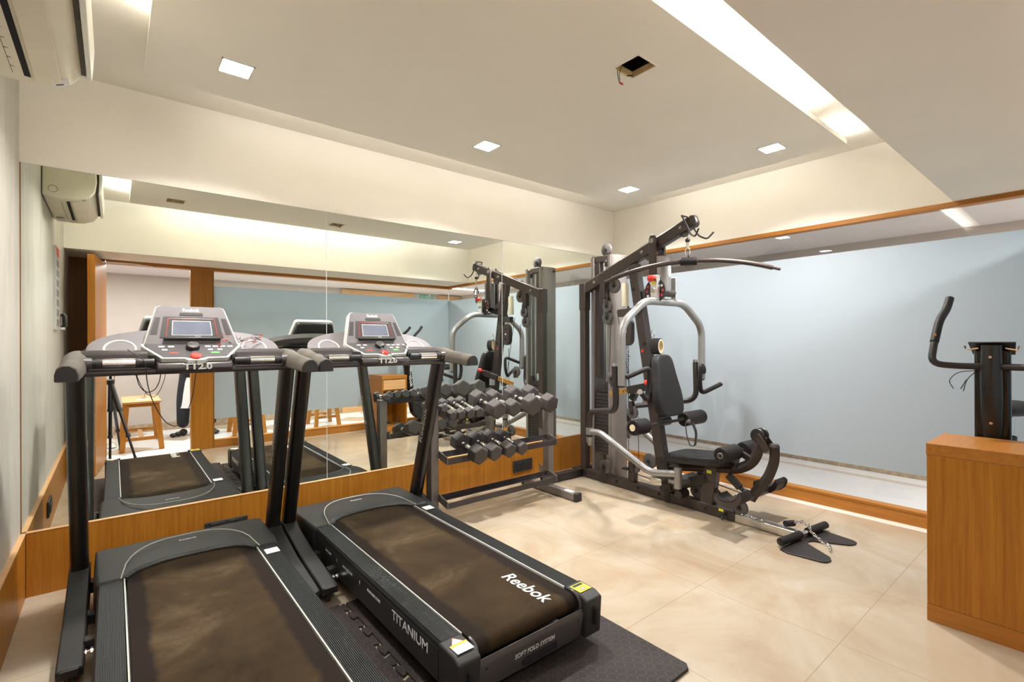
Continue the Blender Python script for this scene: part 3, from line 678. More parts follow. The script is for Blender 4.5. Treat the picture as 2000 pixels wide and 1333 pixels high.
    def side(s_, ya, yb_, h, z=None):
        text(s_, 'white', t, (lx, Y((ya + yb_) / 2), z or zd - 0.053), (0, -1, 0), (0, 0, 1), width=abs(ya - yb_), height=h, name='lettering', depth=0.0006, local=True, bold=0.006)
    side('TITANIUM', 1.68, 1.40, 0.036); side('PROPULSIVE ZONE', 1.92, 1.79, 0.011); side('MIDSTANCE ZONE', 2.21, 2.09, 0.011); side('IMPACT ZONE', 2.45, 2.37, 0.011)
    side('I', 2.005, 2.001, 0.016); side('I', 2.29, 2.286, 0.016)
    # base frame: arms on the floor each side with boot cover, cross tubes, casters
    for s in (-1, 1):
        xo = s * 0.405
        m = MB(); bm = m.bm
        pr = [(2.28, 0.055), (2.28, 0.092), (2.34, 0.100), (2.62, 0.130), (2.88, 0.180), (2.92, 0.200), (3.02, 0.200), (3.05, 0.15), (3.07, 0.055)]
        m.prism(pr, xo - 0.037, xo + 0.037, 'x'); arm = m.obj('base_arm', 'charcoal', bevel=0.006, **P)
        MB().b2((xo - 0.026, 2.272, 0.062), (xo + 0.026, 2.284, 0.09)).obj('arm_end_plug', 'black', arm, local=True, bevel=0.002)
        m = MB(); m.cyl((xo - 0.008, 2.335, 0.0265), (xo + 0.014, 2.335, 0.0265), 0.0260, 18); m.obj('caster_wheel', 'black', arm, local=True, bevel=0.003)
        m = MB(); m.beam((xo - 0.013, 2.36, 0.06), (xo - 0.013, 2.335, 0.02), 0.004, 0.03); m.beam((xo + 0.019, 2.36, 0.06), (xo + 0.019, 2.335, 0.02), 0.004, 0.03); m.obj('caster_fork', 'gym_dk', arm, local=True)
        m = MB(); m.cyl((xo, 3.00, 0.0), (xo, 3.00, 0.056), 0.022, 14); m.obj('levelling_foot', 'black', arm, local=True)
        # upright post
        m = MB(); a = Vector((xo, 2.985, 0.17)); b = Vector((s * 0.405, 2.665, 1.12))
        dd = (b - a).normalized(); sd = Vector((1, 0, 0)); u = dd.cross(sd)
        def sec(p, w, h):
            out = []
            for k in range(20):
                th = 2 * math.pi * k / 20; c_, s_ = math.cos(th), math.sin(th)
                out.append(p + sd * math.copysign(abs(c_) ** 0.6, c_) * w / 2 + u * math.copysign(abs(s_) ** 0.6, s_) * h / 2)
            return out
        m.sweep(None, [sec(a, 0.066, 0.098), sec(b, 0.066, 0.098)]); up = m.obj('upright', 'post', angle=50, **P)
        pc = a.lerp(b, 0.54)
        text('Reebok', 'trim', up, pc - u * 0.0 + Vector((-s * -1 * 0.0336 if False else 0.0336 * (1 if s < 0 else -1), 0, 0)), -dd if s < 0 else dd, (u if s < 0 else u), width=0.24, height=0.034, name='lettering', depth=0.0004, local=True)
    m = MB(); m.b2((-0.37, 2.96, 0.07), (0.37, 3.02, 0.12)); m.obj('cross_frame', 'black', bevel=0.003, **P)
    for s in (-1, 1):
        for ya, yb2 in ((2.40, 2.44), (2.62, 2.67)):
            m = MB(); m.b2((s * 0.33, ya, 0.078), (s * 0.372, yb2, 0.118)); m.obj('frame_bracket', 'black', bevel=0.003, **P)
    for s in (-1, 1):
        m = MB(); m.cyl((s * 0.34, 2.36, 0.095), (s * 0.385, 2.36, 0.095), 0.006, 10).cyl((s * 0.345, 2.36, 0.095), (s * 0.351, 2.36, 0.095), 0.012, 6).cyl((s * 0.362, 2.36, 0.095), (s * 0.366, 2.36, 0.095), 0.012, 6); m.obj('pivot_bolt', 'chrome', **P)
    # cross beam (console housing)
    def rr(w, h, r=0.3, n=20):
        return [(math.copysign(abs(math.cos(a)) ** r, math.cos(a)) * w / 2, math.copysign(abs(math.sin(a)) ** r, math.sin(a)) * h / 2) for a in [2 * math.pi * k / n for k in range(n)]]
    m = MB(); rings = []
    for x, w, h, y, z in ((-0.415, 0.10, 0.07, 2.68, 1.145), (-0.36, 0.12, 0.095, 2.675, 1.142), (0.36, 0.12, 0.095, 2.675, 1.142), (0.415, 0.10, 0.07, 2.68, 1.145)):
        rings.append([Vector((x, y + a, z + b)) for a, b in rr(w, h, 0.55)])
    m.sweep(None, rings); beam = m.obj('cross_beam', 'beam', angle=50, **P)
    # lower lip below the grip bar
    m = MB(); m.sweep(None, [[Vector((x, 2.61 + a, 1.098 + b)) for a, b in rr(0.085, 0.03, 0.6)] for x in (-0.385, 0.385)]); m.obj('beam_lip', 'beam', angle=50, **P)
    # side handles with D-section cut ends
    for s in (-1, 1):
        m = MB(); rings = []
        D = lambda w, h: [(-w / 2, -h * 0.45), (-w / 2, -0.05 * h), (-w * 0.40, 0.28 * h), (-w * 0.15, 0.50 * h), (w * 0.15, 0.50 * h), (w * 0.40, 0.28 * h), (w / 2, -0.05 * h), (w / 2, -h * 0.45)]
        for y, z, w, h, xx in ((2.72, 1.148, 0.075, 0.080, 0.400), (2.62, 1.142, 0.085, 0.085, 0.405), (2.50, 1.128, 0.072, 0.074, 0.405), (2.30, 1.110, 0.066, 0.064, 0.412)):
            rings.append([Vector((s * (xx) + a, y + (0.018 if b < 0 and y < 2.31 else 0), z + b)) for a, b in D(w, h)])
        m.sweep(None, rings, cap=True); hd = m.obj('handrail', 'dusty', bevel=0.006, angle=50, **P)
        m = MB(); m.prism([(s * 0.412 + a * 0.92, 1.110 + b * 0.90) for a, b in D(0.066, 0.064)], 2.2965, 2.302, 'y'); m.obj('handrail_end', 'black', hd, local=True, bevel=0.001)
        # pulse grip bar between handle and console
        m = MB(); m.cyl((s * 0.375, 2.560, 1.137), (s * 0.150, 2.560, 1.137), 0.0165, 20); gb = m.obj('grip_bar', 'black', **P)
        m = MB(); m.cyl((s * 0.375, 2.560, 1.137), (s * 0.350, 2.560, 1.137), 0.026, 20, 0.022); m.obj('grip_bar_collar', 'console_dk', gb, local=True)
        m = MB(); m.cyl((s * 0.318, 2.560, 1.137), (s * 0.212, 2.560, 1.137), 0.0185, 20); m.obj('pulse_sensor', 'chrome', gb, local=True)
        for xx in (0.322, 0.200):
            m = MB()
            for k in range(4): m.cyl((s * (xx + 0.004 * k), 2.560, 1.137), (s * (xx + 0.002 + 0.004 * k), 2.560, 1.137), 0.0195, 18)
            m.obj('sensor_ring', 'console_dk', gb, local=True)
    # central housing in front of the beam, with model lettering
    front = [(-0.165, 1.150), (-0.135, 1.094), (0.135, 1.094), (0.165, 1.150)]
    m = MB(); bm = m.bm
    sil = [(-0.19, 1.17), (-0.150, 1.090), (0.150, 1.090), (0.19, 1.17)]
    A = [bm.verts.new((x * 1.0, 2.555 if z < 1.12 else 2.585, z)) for x, z in [(-0.150, 1.092), (-0.135, 1.128), (0.135, 1.128), (0.150, 1.092)]]
    m.bm.free(); m.bm = bmesh.new()
    m.prism([(2.550, 1.094), (2.543, 1.110), (2.553, 1.130), (2.585, 1.145), (2.68, 1.185), (2.72, 1.17), (2.70, 1.088), (2.60, 1.083)], -0.142, 0.142, 'x')
    ch = m.obj('console_housing', 'beam', bevel=0.006, seg=3, **P)
    for s in (-1, 1):
        m = MB(); m.prism([(s * 0.142, 2.56), (s * 0.142, 2.69), (s * 0.205, 2.69)], 1.098, 1.168); m.obj('housing_cheek', 'beam', ch, local=True, bevel=0.003)
    text('TT2.0', 'white', ch, (0.005, 2.5395, 1.1155), (1, 0, 0), (0, 0.0, 1), width=0.108, height=0.027, name='lettering', depth=-0.0060, local=True, bold=0.035)
    # control panel: sloping trapezoid with light rim and a central bump
    n0, n1 = Vector((0, 2.555, 1.146)), Vector((0, 2.675, 1.212))
    sl = (n1 - n0).normalized(); nn = Vector((1, 0, 0)).cross(sl)
    def onp(x, v, h=0): return n0 + Vector((x, 0, 0)) + sl * v + nn * h
    LS = (n1 - n0).length
    shape = [(-0.192, LS), (-0.192, LS * 0.86), (-0.125, 0.006), (-0.045, 0.004), (-0.030, -0.012), (0.030, -0.012), (0.045, 0.004), (0.125, 0.006), (0.192, LS * 0.86), (0.192, LS)]
    def plate(sh, h0, h1, nm, mt, par, bev=0.002):
        m = MB(); A = [m.bm.verts.new(onp(x, v, h1)) for x, v in sh]; B = [m.bm.verts.new(onp(x, v, h0)) for x, v in sh]
        m.bm.faces.new(A); m.bm.faces.new(list(reversed(B)))
        for k in range(len(sh)): m.bm.faces.new((A[k], B[k], B[(k + 1) % len(sh)], A[(k + 1) % len(sh)]))
        return m.obj(nm, mt, par, local=True, bevel=bev)
    cp = plate(shape, -0.022, 0.004, 'control_panel', 'trim', t)
    inn = [(x * 0.94, 0.010 + v * 0.90 if v > 0 else 0.006) for x, v in shape]
    plate(inn, 0.002, 0.0052, 'keypad', 'console_dk', cp, 0)
    for (x, v, w, mt) in [(-0.12, .107, .022, 'trim'), (-0.085, .107, .022, 'trim'), (0.055, .107, .022, 'trim'), (0.085, .107, .022, 'trim'), (0.115, .107, .022, 'trim'), (0.145, .107, .022, 'trim'), (0.062, .078, .020, 'trim'), (0.100, .078, .020, 'trim'), (-0.11, .078, .020, 'trim'), (0.078, .050, .032, 'green'), (-0.078, .050, .032, 'red'), (-0.002, .062, .020, 'screen')]:
        plate([(x - w / 2, v - .006), (x + w / 2, v - .006), (x + w / 2, v + .006), (x - w / 2, v + .006)], 0.005, 0.0065, 'button', mt, cp, 0.001)
    kc = onp(-0.005, 0.092, 0.004); m = MB(); m.lathe(kc, nn, [(0, 0.026), (0.012, 0.027), (0.020, 0.025), (0.022, 0.018), (0.0225, 0.002)], 28); kn = m.obj('control_knob', 'black', cp, local=True)
    m = MB(); m.torus(kc + nn * 0.022, nn, 0.019, 0.0018, 24, 6); m.obj('knob_ring', 'chrome', kn, local=True)
    ec = onp(0.0, 0.018, 0.004); m = MB(); m.lathe(ec, nn, [(0, 0.022), (0.006, 0.022), (0.010, 0.017), (0.0105, 0.002)], 24); m.obj('emergency_stop', 'red', cp, local=True)
    # display console: tilted slab with light rim
    c0, c1 = Vector((0, 2.672, 1.205)), Vector((0, 2.752, 1.392)); cs = (c1 - c0).normalized(); cn = Vector((1, 0, 0)).cross(cs); LC = (c1 - c0).length
    def onc(x, v, h=0): return c0 + Vector((x, 0, 0)) + cs * v + cn * h
    def cslab(sh, h0, h1, nm, mt, par, bev=0.0):
        m = MB(); A = [m.bm.verts.new(onc(x, v, h1)) for x, v in sh]; B = [m.bm.verts.new(onc(x, v, h0)) for x, v in sh]
        m.bm.faces.new(A); m.bm.faces.new(list(reversed(B)))
        for k in range(len(sh)): m.bm.faces.new((A[k], B[k], B[(k + 1) % len(sh)], A[(k + 1) % len(sh)]))
        return m.obj(nm, mt, par, local=True, bevel=bev)
    csh = [(-0.188, 0), (-0.140, LC * 0.92), (-0.134, LC * 0.975), (-0.118, LC), (0.118, LC), (0.134, LC * 0.975), (0.140, LC * 0.92), (0.188, 0)]
    cons = cslab(csh, -0.045, 0.0, 'console', 'trim', t, 0.006)
    cslab([(x * 0.955, 0.004 + v * 0.962) for x, v in csh], -0.002, 0.0025, 'console_fascia', 'console', cons)
    cslab([(x * 0.93, 0.02 + v * 0.88) for x, v in csh], -0.075, -0.044, 'console_back', 'black', cons, 0.012)
    cslab([(-0.124, 0.038), (-0.108, 0.145), (0.108, 0.145), (0.124, 0.038)], 0.002, 0.0045, 'screen_surround', 'console_dk', cons, 0.001)
    m = MB(); rl = [(-0.100, 0.045), (-0.091, 0.132), (-0.086, 0.135), (0.086, 0.135), (0.091, 0.132), (0.100, 0.045), (-0.100, 0.045)]
    for a, b in zip(rl[:5], rl[1:6]): m.tube([onc(*a, 0.005), onc(*b, 0.005)], 0.0010, 5)
    m.obj('red_outline', 'red', cons, local=True)
    cslab([(-0.080, 0.050), (-0.075, 0.124), (0.075, 0.124), (0.080, 0.050)], 0.004, 0.0056, 'screen_rim', 'trim', cons)
    cslab([(-0.0765, 0.0535), (-0.072, 0.1205), (0.072, 0.1205), (0.0765, 0.0535)], 0.005, 0.0062, 'screen', 'screen', cons)
    m = MB(); m.box(onc(0, 0.030, 0.012), (0.222, 0.022, 0.012), Matrix.Rotation(math.atan2(cs.z, cs.y) - math.pi / 2, 3, 'X')); m.obj('reading_ledge', 'black', cons, local=True, bevel=0.004)
    cslab([(-0.046, 0.152), (-0.045, 0.166), (0.045, 0.166), (0.046, 0.152)], 0.0022, 0.0045, 'function_strip', 'black', cons)
    for s in (-1, 1):
        cslab([(s * 0.134, 0.055), (s * 0.119, 0.140), (s * 0.139, 0.140), (s * 0.160, 0.055)], 0.0022, 0.0034, 'speaker_grille', 'console_dk', cons)
        m = MB(); m.cyl(onc(s * 0.040, 0.130, 0.004), onc(s * 0.040, 0.130, 0.0064), 0.003, 8); m.obj('screw', 'black', cons, local=True)
    text('Reebok', 'white', cons, onc(0, 0.181, 0.0026), (1, 0, 0), cs, width=0.066, height=0.016, name='lettering', depth=0.0006, local=True, bold=0.015)
    text('TT2.0', 'white', cons, onc(0.02, 0.0455, 0.0048), (1, 0, 0), cs, width=0.022, height=0.005, name='lettering', depth=0.0004, local=True)
    # curved accessory tray behind the beam with two bottle wells
    m = MB(); bm = m.bm; K = 28; top = []; bot = []
    for k in range(K + 1):
        a = math.pi * k / K; x = -0.375 * math.cos(a); e = math.sin(a) ** 0.75
        top.append((x, 2.70 + 0.12 * e, 1.180 + 0.105 * e))
    T1_ = [bm.verts.new(p) for p in top]; B1_ = [bm.verts.new((p[0], p[1] + 0.012, p[2] - 0.03)) for p in top]
    L0 = [bm.verts.new((p[0], 2.69, 1.178)) for p in top]
    for k in range(K): bm.faces.new((T1_[k], T1_[k + 1], B1_[k + 1], B1_[k])); bm.faces.new((L0[k], L0[k + 1], T1_[k + 1], T1_[k])); bm.faces.new((L0[k], B1_[k], B1_[k + 1], L0[k + 1]))
    tray = m.obj('accessory_tray', 'console', angle=60, **P)
    for s in (-1, 1):
        m = MB(); c_ = Vector((s * 0.262, 2.712, 1.192)); ax = Vector((0, -0.66, 0.75))
        m.torus(c_, ax, 0.054, 0.0055, 28, 8); m.obj('bottle_holder', 'trim', tray, local=True)
        m = MB(); m.lathe(c_ - ax * 0.004, ax, [(0, 0.050), (0.004, 0.050)], 24); m.obj('bottle_well', 'offwhite', tray, local=True)
    if extra: extra(t, P)
    return t

def lanyard(pts, nm='safety_lanyard', r=0.0020):
    def f(t, P):
        m = MB(); m.tube([(x - t.location.x, y, z) for x, y, z in pts], r, 6, bend=0.03); m.obj(nm, 'wire_black', **P)
    return f
def ex1(t, P):
    lanyard([(0.046, 2.60, 1.192), (0.066, 2.555, 1.175), (0.100, 2.530, 1.150), (0.106, 2.535, 1.10), (0.108, 2.55, 1.059), (0.122, 2.55, 0.988), (0.148, 2.55, 0.921), (0.174, 2.55, 0.876), (0.211, 2.55, 0.853), (0.242, 2.55, 0.896), (0.267, 2.55, 0.972), (0.278, 2.545, 1.061), (0.282, 2.535, 1.12), (0.282, 2.56, 1.165)])(t, P)
    lanyard([(0.072, 2.62, 1.095), (0.084, 2.60, 1.036), (0.110, 2.60, 1.004), (0.139, 2.60, 1.017), (0.155, 2.60, 1.054), (0.160, 2.61, 1.095)], 'hanging_cord')(t, P)
def ex2(t, P):
    lanyard([(1.148, 2.60, 1.205), (1.180, 2.54, 1.165), (1.235, 2.53, 1.12), (1.285, 2.52, 1.095), (1.312, 2.525, 1.125), (1.318, 2.53, 1.165), (1.30, 2.62, 1.205)])(t, P)
treadmill('black treadmill beside the left wall, tangled red wires on its console tray', 0.284, 0.228, 0.0, ex1, 1.335)
treadmill('black treadmill beside the dumbbell rack, white lettering on its belt', 1.178, 0.210, 0.10, ex2)
# wire tangle lying on the near treadmill's tray
wt = thing('wire_tangle', 'tangle of thin red and black wires lying on the near treadmill console tray', 'wires', (0.48, 2.72, 1.19))
for c_, n in (('wire_red', 3), ('wire_black', 4)):
    for q in range(n):
        pts = []; x, y, z = 0.40 + 0.04 * q, 2.70, 1.215
        for k in range(26):
            x += random.uniform(-0.022, 0.026); y += random.uniform(-0.012, 0.014); z += random.uniform(-0.014, 0.015)
            x = min(max(x, 0.37), 0.585); y = min(max(y, 2.645), 2.76); z = min(max(z, 1.203 + max(0, y - 2.69) * 0.9), 1.262)
            pts.append((x, y, z))
        m = MB(); m.tube(pts, 0.0010, 5, bend=0.012, nb=2); m.obj('wire_strand', c_, wt)

# ================================================================== RUBBER MATS (jigsaw edges)
def jig(x0, y0, x1, y1, side, ph):
    pts = []; pitch = 0.078
    def edge(xe, out, ya, yb):
        res = []; n = int(abs(yb - ya) / pitch); st = (yb - ya) / n
        for k in range(n):
            y = ya + st * k
            if (k + ph) % 2 == 0: res += [(xe, y), (xe, y + st * 0.18), (xe + out * 0.022, y + st * 0.05), (xe + out * 0.026, y + st * 0.5), (xe + out * 0.022, y + st * 0.95), (xe, y + st * 0.82)]
            else: res += [(xe, y)]
        return res + [(xe, yb)]
    if side == 'L': return edge(x0, -1, y1, y0) + [(x1 - 0.02, y0), (x1, y0 + 0.02), (x1, y1 - 0.02), (x1 - 0.02, y1)]
    return [(x0, y1), (x0, y0)] + edge(x1, 1, y0, y1)
o = MB().prism(jig(-0.15, 0.89, 0.803, 2.256, 'R', 0), 0.0, 0.010).obj('rubber_mat', 'mat', smooth=False, bevel=0.002); tag(o, 'dark tread-patterned rubber mat under the near treadmill', 'mat', 'interlocking rubber mats')
o = MB().prism(jig(0.8315, 0.990, 1.662, 2.246, 'L', 1), 0.0, 0.012).obj('rubber_mat', 'mat', smooth=False, bevel=0.002); tag(o, 'dark tread-patterned rubber mat under the far treadmill, its corner showing on the tiles', 'mat', 'interlocking rubber mats')
# ================================================================== DUMBBELL RACK
rk = thing('dumbbell_rack', 'grey steel three-tier dumbbell rack in front of the mirror', 'rack', (2.2, 2.88, 0))
for x in (1.665, 2.735):
    m = MB(); m.b2((x - 0.030, 2.86, 0.055), (x + 0.030, 2.93, 0.755)); m.obj('upright', 'rack', rk, bevel=0.004)
    m = MB(); m.b2((x - 0.030, 2.58, 0.005), (x + 0.030, 3.17, 0.060)); ft = m.obj('foot', 'rack', rk, bevel=0.004)
    m = MB(); m.b2((x - 0.032, 2.555, 0.0), (x + 0.032, 2.585, 0.063)); m.b2((x - 0.032, 3.165, 0.0), (x + 0.032, 3.195, 0.063)); m.obj('foot_cap', 'black', ft, bevel=0.005)
    m = MB(); m.b2((x - 0.018, 2.62, 0.060), (x + 0.018, 2.70, 0.0612)); m.obj('foot_sticker', 'white', ft, smooth=False)
def tier(zf, zb):
    yf, yb = 2.770, 2.885; yp, zp = 2.965, zb + 0.02
    for s, x in ((1, 1.697), (-1, 2.703)):
        m = MB(); m.prism([(yf - 0.012, zf - 0.045), (yf - 0.012, zf + 0.003), (yp, zp + 0.012), (yp, zp - 0.045)], x, x + s * 0.006, 'x'); m.obj('shelf_end_plate', 'rack', rk, smooth=False)
        m = MB(); m.cyl((x + s * 0.006, yf + 0.01, zf - 0.03), (x + s * 0.012, yf + 0.01, zf - 0.03), 0.006, 8); m.obj('bolt', 'black', rk)
    for y, z in ((yf, zf), (yb, zb)):
        m = MB(); m.prism([(y - 0.008, z - 0.045), (y - 0.008, z - 0.006), (y - 0.004, z - 0.006), (y - 0.004, z - 0.041), (y + 0.045 if y == yf else y - 0.045, z - 0.034), (y + 0.045 if y == yf else y - 0.045, z - 0.038)], 1.703, 2.697, 'x'); m.obj('shelf_rail', 'rack_dk', rk, smooth=False)
tier(0.743, 0.768); tier(0.452, 0.477); tier(0.160, 0.185)

# ================================================================== DUMBBELLS (rubber hex)
def hexdb(f0=0.44, hr=1.0):
    t = thing('dumbbell', 'x', 'dumbbell', (0, 0, 0), group='rubber hex dumbbells on the rack')
    for s in (-1, 1):
        m = MB(); r = 0.5
        def ring(y, rad): return [Vector((rad * math.cos(math.pi / 6 + math.pi / 3 * k), y, rad * math.sin(math.pi / 6 + math.pi / 3 * k))) for k in range(6)]
        m.sweep(None, [ring(s * f0, 0.40), ring(s * (f0 + 0.05), 0.5), ring(s * 0.94, 0.5), ring(s * 1.0, 0.42)])
        m.obj('weight_head', 'rubber', t, bevel=0.03, local=True, angle=20)
    m = MB(); L = f0 + 0.01; m.lathe((0, -L, 0), (0, 1, 0), [(a, b * hr) for a, b in [(0, 0.16), (0.06, 0.16), (0.065, 0.105), (0.12, 0.120), (L, 0.138), (2 * L - 0.12, 0.120), (2 * L - 0.065, 0.105), (2 * L - 0.06, 0.16), (2 * L, 0.16)]], 20); m.obj('handle', 'chrome', t, local=True)
    return t
db = hexdb(); dbs = hexdb(0.60, 1.35)
# (x, head centre height front, across-corner size, y centre, half length, label)
D = [(1.706, 2.775, 0.066, 0.105, 'leftmost of the four small black hex dumbbells on the top tier'),
     (1.772, 2.775, 0.068, 0.110, 'second from left of the four small black hex dumbbells on the top tier'),
     (1.845, 2.775, 0.076, 0.115, 'third from left of the four small black hex dumbbells on the top tier'),
     (1.915, 2.780, 0.076, 0.120, 'rightmost of the four small black hex dumbbells on the top tier'),
     (2.068, 2.80, 0.136, 0.155, 'leftmost of the four big black hex dumbbells on the top tier'),
     (2.212, 2.80, 0.126, 0.155, 'second from left of the four big black hex dumbbells on the top tier'),
     (2.395, 2.81, 0.158, 0.165, 'third from left of the big black hex dumbbells on the top tier, the largest'),
     (2.572, 2.81, 0.146, 0.165, 'rightmost big black hex dumbbell on the top tier, overhanging the rack upright')]
E_ = [(1.912, 2.79, 0.134, 0.155, 'leftmost of the four black hex dumbbells on the middle tier'),
      (2.040, 2.79, 0.120, 0.150, 'second from left of the four black hex dumbbells on the middle tier'),
      (2.170, 2.79, 0.112, 0.140, 'third from left of the four black hex dumbbells on the middle tier'),
      (2.285, 2.79, 0.104, 0.135, 'rightmost of the four black hex dumbbells on the middle tier')]
first = True; firsts = True
for row, zf in ((D, 0.743), (E_, 0.452)):
    for k, (x, y, dia, hl, lb) in enumerate(row):
        ang = math.atan2(0.045, 0.20)
        # resting between the two shelf rails, which slope up towards the mirror
        yc = 2.840
        small = dia < 0.09; hl2 = 0.138 if small else 0.158; pr_ = dbs if small else db
        zc = zf + 0.0125 + dia * (0.138 if not small else 0.186)
        if small and firsts: r = dbs; firsts = False; r.location = (x, yc - 0.012, zc)
        elif not small and first: r = db; first = False; r.location = (x, yc - 0.012, zc)
        else: r = dup(pr_, (x, yc - 0.012, zc))
        r.scale = (dia, hl2, dia); r.rotation_euler = (ang, 0, 0); r['label'] = lb
r = dup(dbs, (1.668, 2.875, 0.7555 + 0.027)); r.scale = (0.060, 0.12, 0.060); r.rotation_euler = (0, 0, 0.06); r['label'] = 'small black hex dumbbell lying on top of the left rack upright'
# ================================================================== MULTIGYM
GR = -0.037
gy = thing('multigym', 'brown and silver multi-station home gym with weight stack in the far corner', 'multigym', (3.31, 3.04, 0), GR)
GM = Matrix.Translation((3.31, 3.04, 0)) @ Matrix.Rotation(GR, 4, 'Z'); GI = GM.inverted()
def w(x, y, z): return GI @ Vector((x, y, z))
def c(y, z, u=0.0): return Vector((u, y - 3.04, z))
G = dict(parent=gy, local=True)
def gtube(nm, pts, r, mat, bend=0.05, seg=16, par=None, **k):
    m = MB(); m.tube(pts, r, seg, bend=bend, nb=8, **k); return m.obj(nm, mat, par or gy, local=True)
def gbeam(nm, p, q, wd, h, mat, bev=0.004, par=None, **k):
    m = MB(); m.beam(p, q, wd, h, **k); return m.obj(nm, mat, par or gy, local=True, bevel=bev)
# floor frame
gbeam('base_beam', c(3.07, 0.040), c(1.60, 0.040), 0.070, 0.070, 'gym')
gbeam('rear_foot', c(3.045, 0.038, -0.46), c(3.045, 0.038, 0.46), 0.066, 0.066, 'gym_dk', side=(0, 1, 0))
m = MB(); m.b2((-0.10, -0.045, 0.071), (0.10, 0.055, 0.078)); m.obj('foot_bracket', 'gym_dk', bevel=0.002, **G)
for s in (-1, 1):
    m = MB(); m.b2((s * 0.46, -0.032, 0.001), (s * 0.482, 0.042, 0.076)); m.obj('foot_cap', 'black', bevel=0.004, **G)
gbeam('base_collar', c(2.145, 0.042), c(2.10, 0.042), 0.082, 0.080, 'gym_dk')
gbeam('slide_tube', c(1.62, 0.030), c(1.215, 0.026), 0.056, 0.050, 'zinc', 0.003)
k = MB(); k.lathe(c(1.66, 0.045, -0.036), (-1, 0, 0), [(0, 0.012), (0.02, 0.012), (0.022, 0.004), (0.05, 0.004)], 12); k.tube([c(1.66, 0.045, -0.068), c(1.66, 0.045, -0.075), c(1.65, 0.02, -0.095)], 0.008, 8); k.tube([c(1.64, 0.062, -0.074), c(1.68, 0.030, -0.074)], 0.009, 8); k.obj('adjuster_knob', 'black', **G)
m = MB(); m.b2((-0.0362, 1.675 - 3.04, 0.05), (-0.0355, 1.71 - 3.04, 0.066)); m.obj('label_tag', 'yellow', smooth=False, **G)
for y in (2.98, 2.62, 2.40, 2.20):
    m = MB(); m.cyl(c(y, 0.045, -0.035), c(y, 0.045, -0.045), 0.009, 6).cyl(c(y, 0.045, -0.035), c(y, 0.045, -0.038), 0.014, 12); m.obj('bolt', 'gym_dk', **G)
# foot plate at the end
m = MB()
fp = [(-0.245, 0.0), (0.245, 0.0), (0.262, -0.05), (0.235, -0.215), (0.215, -0.238), (0.175, -0.242), (0.135, -0.222), (0.035, -0.068), (0.0, -0.055), (-0.035, -0.068), (-0.135, -0.222), (-0.175, -0.242), (-0.215, -0.238), (-0.235, -0.215), (-0.262, -0.05)]
m.prism([(a, 1.212 - 3.04 + b) for a, b in fp], 0.002, 0.009); m.obj('foot_plate', 'gym_dk', bevel=0.002, **G)
# rear post
gbeam('rear_post', c(3.015, 0.075), c(3.015, 1.735), 0.062, 0.062, 'gym')
m = MB(); m.b2((-0.036, -0.062, 1.50), (0.036, 0.012, 1.74)); m.obj('post_sleeve', 'gym', bevel=0.006, **G)
# boom
b0, b1 = c(3.00, 1.690), c(1.93, 2.082)
gbeam('boom', b0, b1, 0.060, 0.086, 'gym', 0.006)
bd = (b1 - b0).normalized()
m = MB(); n_ = Vector((1, 0, 0)).cross(bd)
caps = []
for t_, sc in ((0.0, 1.0), (0.022, 1.0), (0.042, 0.80), (0.052, 0.45)):
    caps.append([b1 + bd * t_ + Vector((1, 0, 0)) * a * 0.0315 * sc + n_ * b_ * 0.0445 * sc for a, b_ in ((-1, -1), (1, -1), (1, 1), (-1, 1))])
m.sweep(None, caps); m.obj('boom_cap', 'gym', bevel=0.010, seg=3, **G)
for yy in (0.12, 0.60, 0.93):
    p = b0.lerp(b1, yy); m = MB(); m.cyl(p + Vector((-0.031, 0, 0)), p + Vector((-0.040, 0, 0)), 0.009, 6).cyl(p + Vector((-0.030, 0, 0)), p + Vector((-0.033, 0, 0)), 0.013, 12); m.obj('bolt', 'gym_silver', **G)
for a, b_ in ((0.28, 0.40), (0.58, 0.68)):   # guide rollers poking through the top
    p = b0.lerp(b1, a) - n_ * 0.046; q = b0.lerp(b1, b_) - n_ * 0.046
    gbeam('boom_top_slot', p, q, 0.030, 0.012, 'gym_dk', 0.002)
m = MB(); p = b0.lerp(b1, 0.64) + n_ * 0.050; m.cyl(p + Vector((-0.012, 0, 0)), p + Vector((0.012, 0, 0)), 0.042, 24); m.obj('pulley', 'pulley', **G)
m = MB(); p = b0.lerp(b1, 0.93) + n_ * 0.030; m.cyl(p + Vector((-0.012, 0, 0)), p + Vector((0.012, 0, 0)), 0.040, 24); m.obj('pulley', 'pulley', **G)
# accessory hooks on the boom end
for s in (-1, 1):
    gtube('bar_hook', [c(1.985, 2.135, s * 0.040), c(1.93, 2.03, s * 0.042), c(1.905, 1.985, s * 0.055), c(1.855, 1.958, s * 0.075), c(1.815, 2.005, s * 0.095)], 0.0065, 'gym_dk', 0.02, 8)
m = MB(); m.tube([c(1.985, 2.137, -0.045), c(1.985, 2.137, 0.045)], 0.0065, 8); m.obj('hook_cross_rod', 'gym_dk', **G)
# lat cable and clip
gtube('lat_cable', [c(1.955, 2.04, -0.02), c(1.952, 1.975, -0.02)], 0.002, 'wire_black', 0, 6)
m = MB(); m.sphere(c(1.952, 1.955, -0.02), 0.018); m.obj('cable_stop_ball', 'black', **G)
m = MB(); m.cyl(c(1.952, 1.938, -0.02), c(1.952, 1.895, -0.02), 0.010, 10); m.obj('cable_end_fitting', 'zinc', **G)
m = MB(); m.torus(c(1.952, 1.868, -0.02), (0.8, 0.6, 0), 0.030, 0.0035, 24, 8, sx=0.55); m.obj('carabiner', 'chrome', **G)
